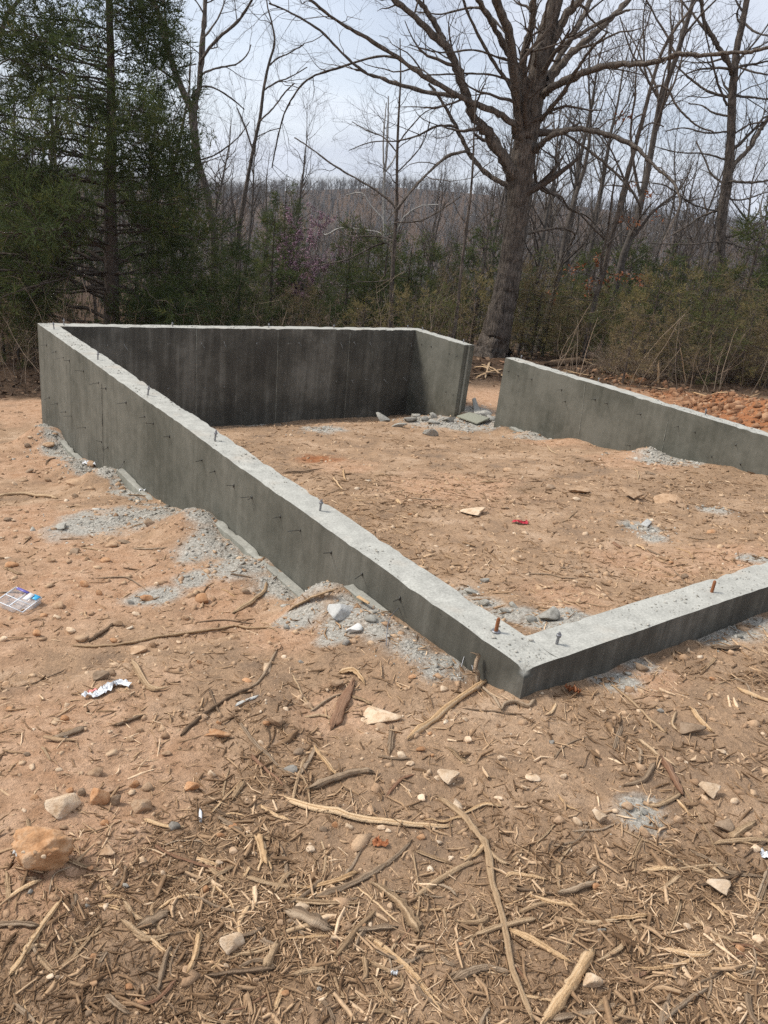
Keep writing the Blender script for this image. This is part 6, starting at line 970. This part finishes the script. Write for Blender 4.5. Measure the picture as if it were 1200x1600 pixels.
# ---- what nobody could count: shreds of wood, pebbles and crumbs of soil, gravel, crumbs on the wall tops
rng = np.random.default_rng(600)
def polar(n, r0=1.15, r1=15, a=40, p=1.0):
    th = np.radians(rng.uniform(-a, a, n))+YAW; u = rng.random(n); r = r0*(r1/r0)**(u**p); return CAM[0]+r*np.sin(th), CAM[1]+r*np.cos(th), r
M_CHIP = tinted('shredded_wood', [(0, (.12, .070, .037)), (.35, (.27, .168, .094)), (.7, (.48, .320, .188)), (1, (.70, .51, .33))], .9, 80, .25, .3, 200)
def chips(n, mean, seg):
    x, y, r = polar(n, 1.15, 14, 50, .95); m_ = mulch_at(x, y); ok = (rng.random(n) < .05+.95*m_) & ~in_wall(x, y, .02) & (forest_at(x, y) < .4); x, y, r = x[ok], y[ok], r[ok]; n = len(x)
    L_ = np.exp(rng.normal(math.log(mean), .72, n))*np.clip(r/2.2, .8, 1.6); L_ = np.clip(L_, .005, .12); w = np.minimum(L_, .06)*np.exp(rng.normal(math.log(.045), .55, n))+.0006*np.clip(r/2, 1, 3); az = rng.uniform(0, 2*math.pi, n); d = np.stack([np.cos(az), np.sin(az), rng.normal(0, .13, n)], -1)
    t = np.linspace(-.5, .5, seg); P = np.stack([x, y, np.zeros(n)], -1)[:, None, :]+d[:, None, :]*(L_[:, None]*t)[..., None]; side = np.stack([-d[:, 1], d[:, 0], 0*d[:, 0]], -1); P[:, 1] += side*(L_*rng.normal(0, .07, n))[:, None]
    P[..., 2] = G(x, y)[:, None]+w[:, None]*.1+rng.normal(.001, .003, n)[:, None]+d[:, 2:3]*L_[:, None]*t
    R = w[:, None]*(np.array([.7, 1.0, .45]) if seg == 3 else np.array([1.0, .6])); V, F, i = tubes(P, R, 3); tt = np.clip(rng.normal(.42, .25, n)+.5*fbm(x*4, y*4, 3, 93), 0, 1); A = Acc(); A.add(V, F, tt[i]); return A
tag(chips(108000, .029, 3).build('shredded_wood', M_CHIP), 'shredded wood and bark trodden into the dirt', None, None, 'stuff')
tag(chips(125000, .013, 2).build('wood_fibre', M_CHIP), 'fine wood fibres and bark crumbs mixed into the dirt', None, None, 'stuff')
def grains(name, x, y, size, z, mat, label, tint, flat=.7):
    n = len(x); V0, F0 = ICO[1]; V0 = V0 if len(V0) == 12 else V0[:12]; k = len(V0); V = V0[None]*np.clip(1+.42*rng.normal(0, 1, (n, k, 1)), .35, 1.9); V = V*(size[:, None]*.5)[:, None, :]*np.stack([rng.uniform(.7, 1.3, n), rng.uniform(.6, 1.0, n), np.full(n, flat)], -1)[:, None, :]
    a = rng.uniform(0, 6.28, n); c, s = np.cos(a)[:, None], np.sin(a)[:, None]; X, Y = V[..., 0]*c-V[..., 1]*s, V[..., 0]*s+V[..., 1]*c; V = np.stack([X+x[:, None], Y+y[:, None], V[..., 2]+(z+size*flat*.18)[:, None]], -1)
    F = (F0[None]+(np.arange(n)*k)[:, None, None]).reshape(-1, 3); o = obj(name, mesh_data(name, V.reshape(-1, 3), [F], mat, False, np.repeat(tint, k))); tag(o, label, None, None, 'stuff'); return o
M_PEB = tinted('pebbles_and_soil_crumbs', [(0, (.25, .155, .09)), (.4, (.39, .25, .15)), (.75, (.52, .36, .225)), (1, (.66, .53, .39))], .95, 120, .25, .4, 300)
x, y, r = polar(39000, 1.15, 16, 50, 1.0); m_ = mulch_at(x, y); ok = (rng.random(len(x)) < np.clip(1.05-.75*m_, .2, 1)*.52) & ~in_wall(x, y, .01) & (forest_at(x, y) < .4); x, y, r = x[ok], y[ok], r[ok]
size = np.clip(np.exp(rng.normal(math.log(.0068), .72, len(x)))*np.clip(r/2.3, .75, 2.6), .003, .05); grains('pebbles', x, y, size, G(x, y)-size*.14, M_PEB, 'pebbles and crumbs of tan soil strewn over the dirt', np.clip(rng.normal(.5, .22, len(x)), 0, 1))
M_GRAV = tinted('grey_gravel', [(0, (.19, .175, .145)), (.5, (.37, .345, .295)), (1, (.54, .51, .445))], .92, 120, .25, .4, 300)
c0 = np.array(CEM+STRIP); i = rng.choice(len(c0), 8500, p=c0[:, 2]**1.5/np.sum(c0[:, 2]**1.5)); a = rng.uniform(0, 6.28, 8500); q = np.abs(rng.normal(0, .85, 8500))*c0[i, 2]; x, y = c0[i, 0]+q*np.cos(a), c0[i, 1]+q*np.sin(a); ok = ~in_wall(x, y, .005); x, y = x[ok], y[ok]
dd2 = np.hypot(x-CAM[0], y-CAM[1]); size = np.clip(np.exp(rng.normal(math.log(.0085), .6, len(x)))*np.clip(dd2/4.5, .8, 1.8), .004, .06); grains('gravel', x, y, size, G(x, y)-size*.2, M_GRAV, 'grey gravel and concrete crumbs spilled beside the walls', np.clip(rng.normal(.5, .22, len(x)), 0, 1))
t = rng.random(3600)*(2*FL+2*FW); x = np.zeros(3600); y = np.zeros(3600); e = rng.uniform(.01, FT-.01, 3600)
s0 = t < FL; x[s0], y[s0] = e[s0], t[s0]; s1 = (t >= FL) & (t < FL+FW); x[s1], y[s1] = t[s1]-FL, e[s1]; s2 = (t >= FL+FW) & (t < 2*FL+FW); x[s2], y[s2] = FW-e[s2], t[s2]-FL-FW; s3 = t >= 2*FL+FW; x[s3], y[s3] = t[s3]-2*FL-FW, FL-e[s3]
ok = ~((x > FW-FT-.05) & (y > DOOR0-.02) & (y < DOOR1+.02)) & (fbm(x*1.5, y*1.5, 3, 91) > -.12); x, y = x[ok], y[ok]; size = np.clip(np.exp(rng.normal(math.log(.006), .5, len(x))), .002, .02); grains('concrete_crumbs', x, y, size, np.zeros(len(x))+.001, M_GRAV, 'crumbs of concrete lying on the wall tops', np.clip(rng.normal(.55, .25, len(x)), 0, 1), .5)
M_RUBB = tinted('red_clay_clods', [(0, (.13, .062, .032)), (.5, (.26, .135, .072)), (1, (.42, .25, .145))], .95, 60, .3, .5, 120)
c0 = np.array(RED); i = rng.integers(0, 6, 4200); a = rng.uniform(0, 6.28, 4200); q = np.abs(rng.normal(0, 1.1, 4200))*c0[i, 2]; x, y = c0[i, 0]+q*np.cos(a), c0[i, 1]+q*np.sin(a); ok = x > FW+.1; x, y = x[ok], y[ok]; grains('clay_clods', x, y, np.clip(np.exp(rng.normal(math.log(.021), .85, len(x))), .008, .16), G(x, y)-.012, M_RUBB, 'broken clods of red clay heaped beyond the side wall', np.clip(rng.normal(.5, .25, len(x)), 0, 1), .8)
# fallen leaves on the floor of the woods
n = 10500; x, y, r = polar(n, 10, 24, 50, 1.0); f = forest_at(x, y); ok = (rng.random(n) < np.clip(f+.06, 0, 1)) & (f > .12); x, y = x[ok], y[ok]; n = len(x); d = rand_unit(n); d[:, 2] *= .4; d = nrm(d); e = nrm(np.cross(d, rand_unit(n)+np.array([0, 0, 1.2]))); L_ = rng.uniform(.03, .08, n)[:, None]; p = np.stack([x, y, G(x, y)+.025], -1)
A = Acc(); A.add(np.stack([p-d*L_, p+e*L_*.6, p+d*L_, p-e*L_*.6], 1).reshape(-1, 3), np.arange(4*n).reshape(-1, 4), np.repeat(rng.random(n), 4))
M_LIT = tinted('brown_leaf_litter', [(0, (.055, .032, .02)), (.5, (.14, .085, .052)), (1, (.27, .18, .115))], .9, 40, .25); tag(A.build('leaf_litter', M_LIT), 'brown fallen leaves covering the floor of the woods', None, None, 'stuff')
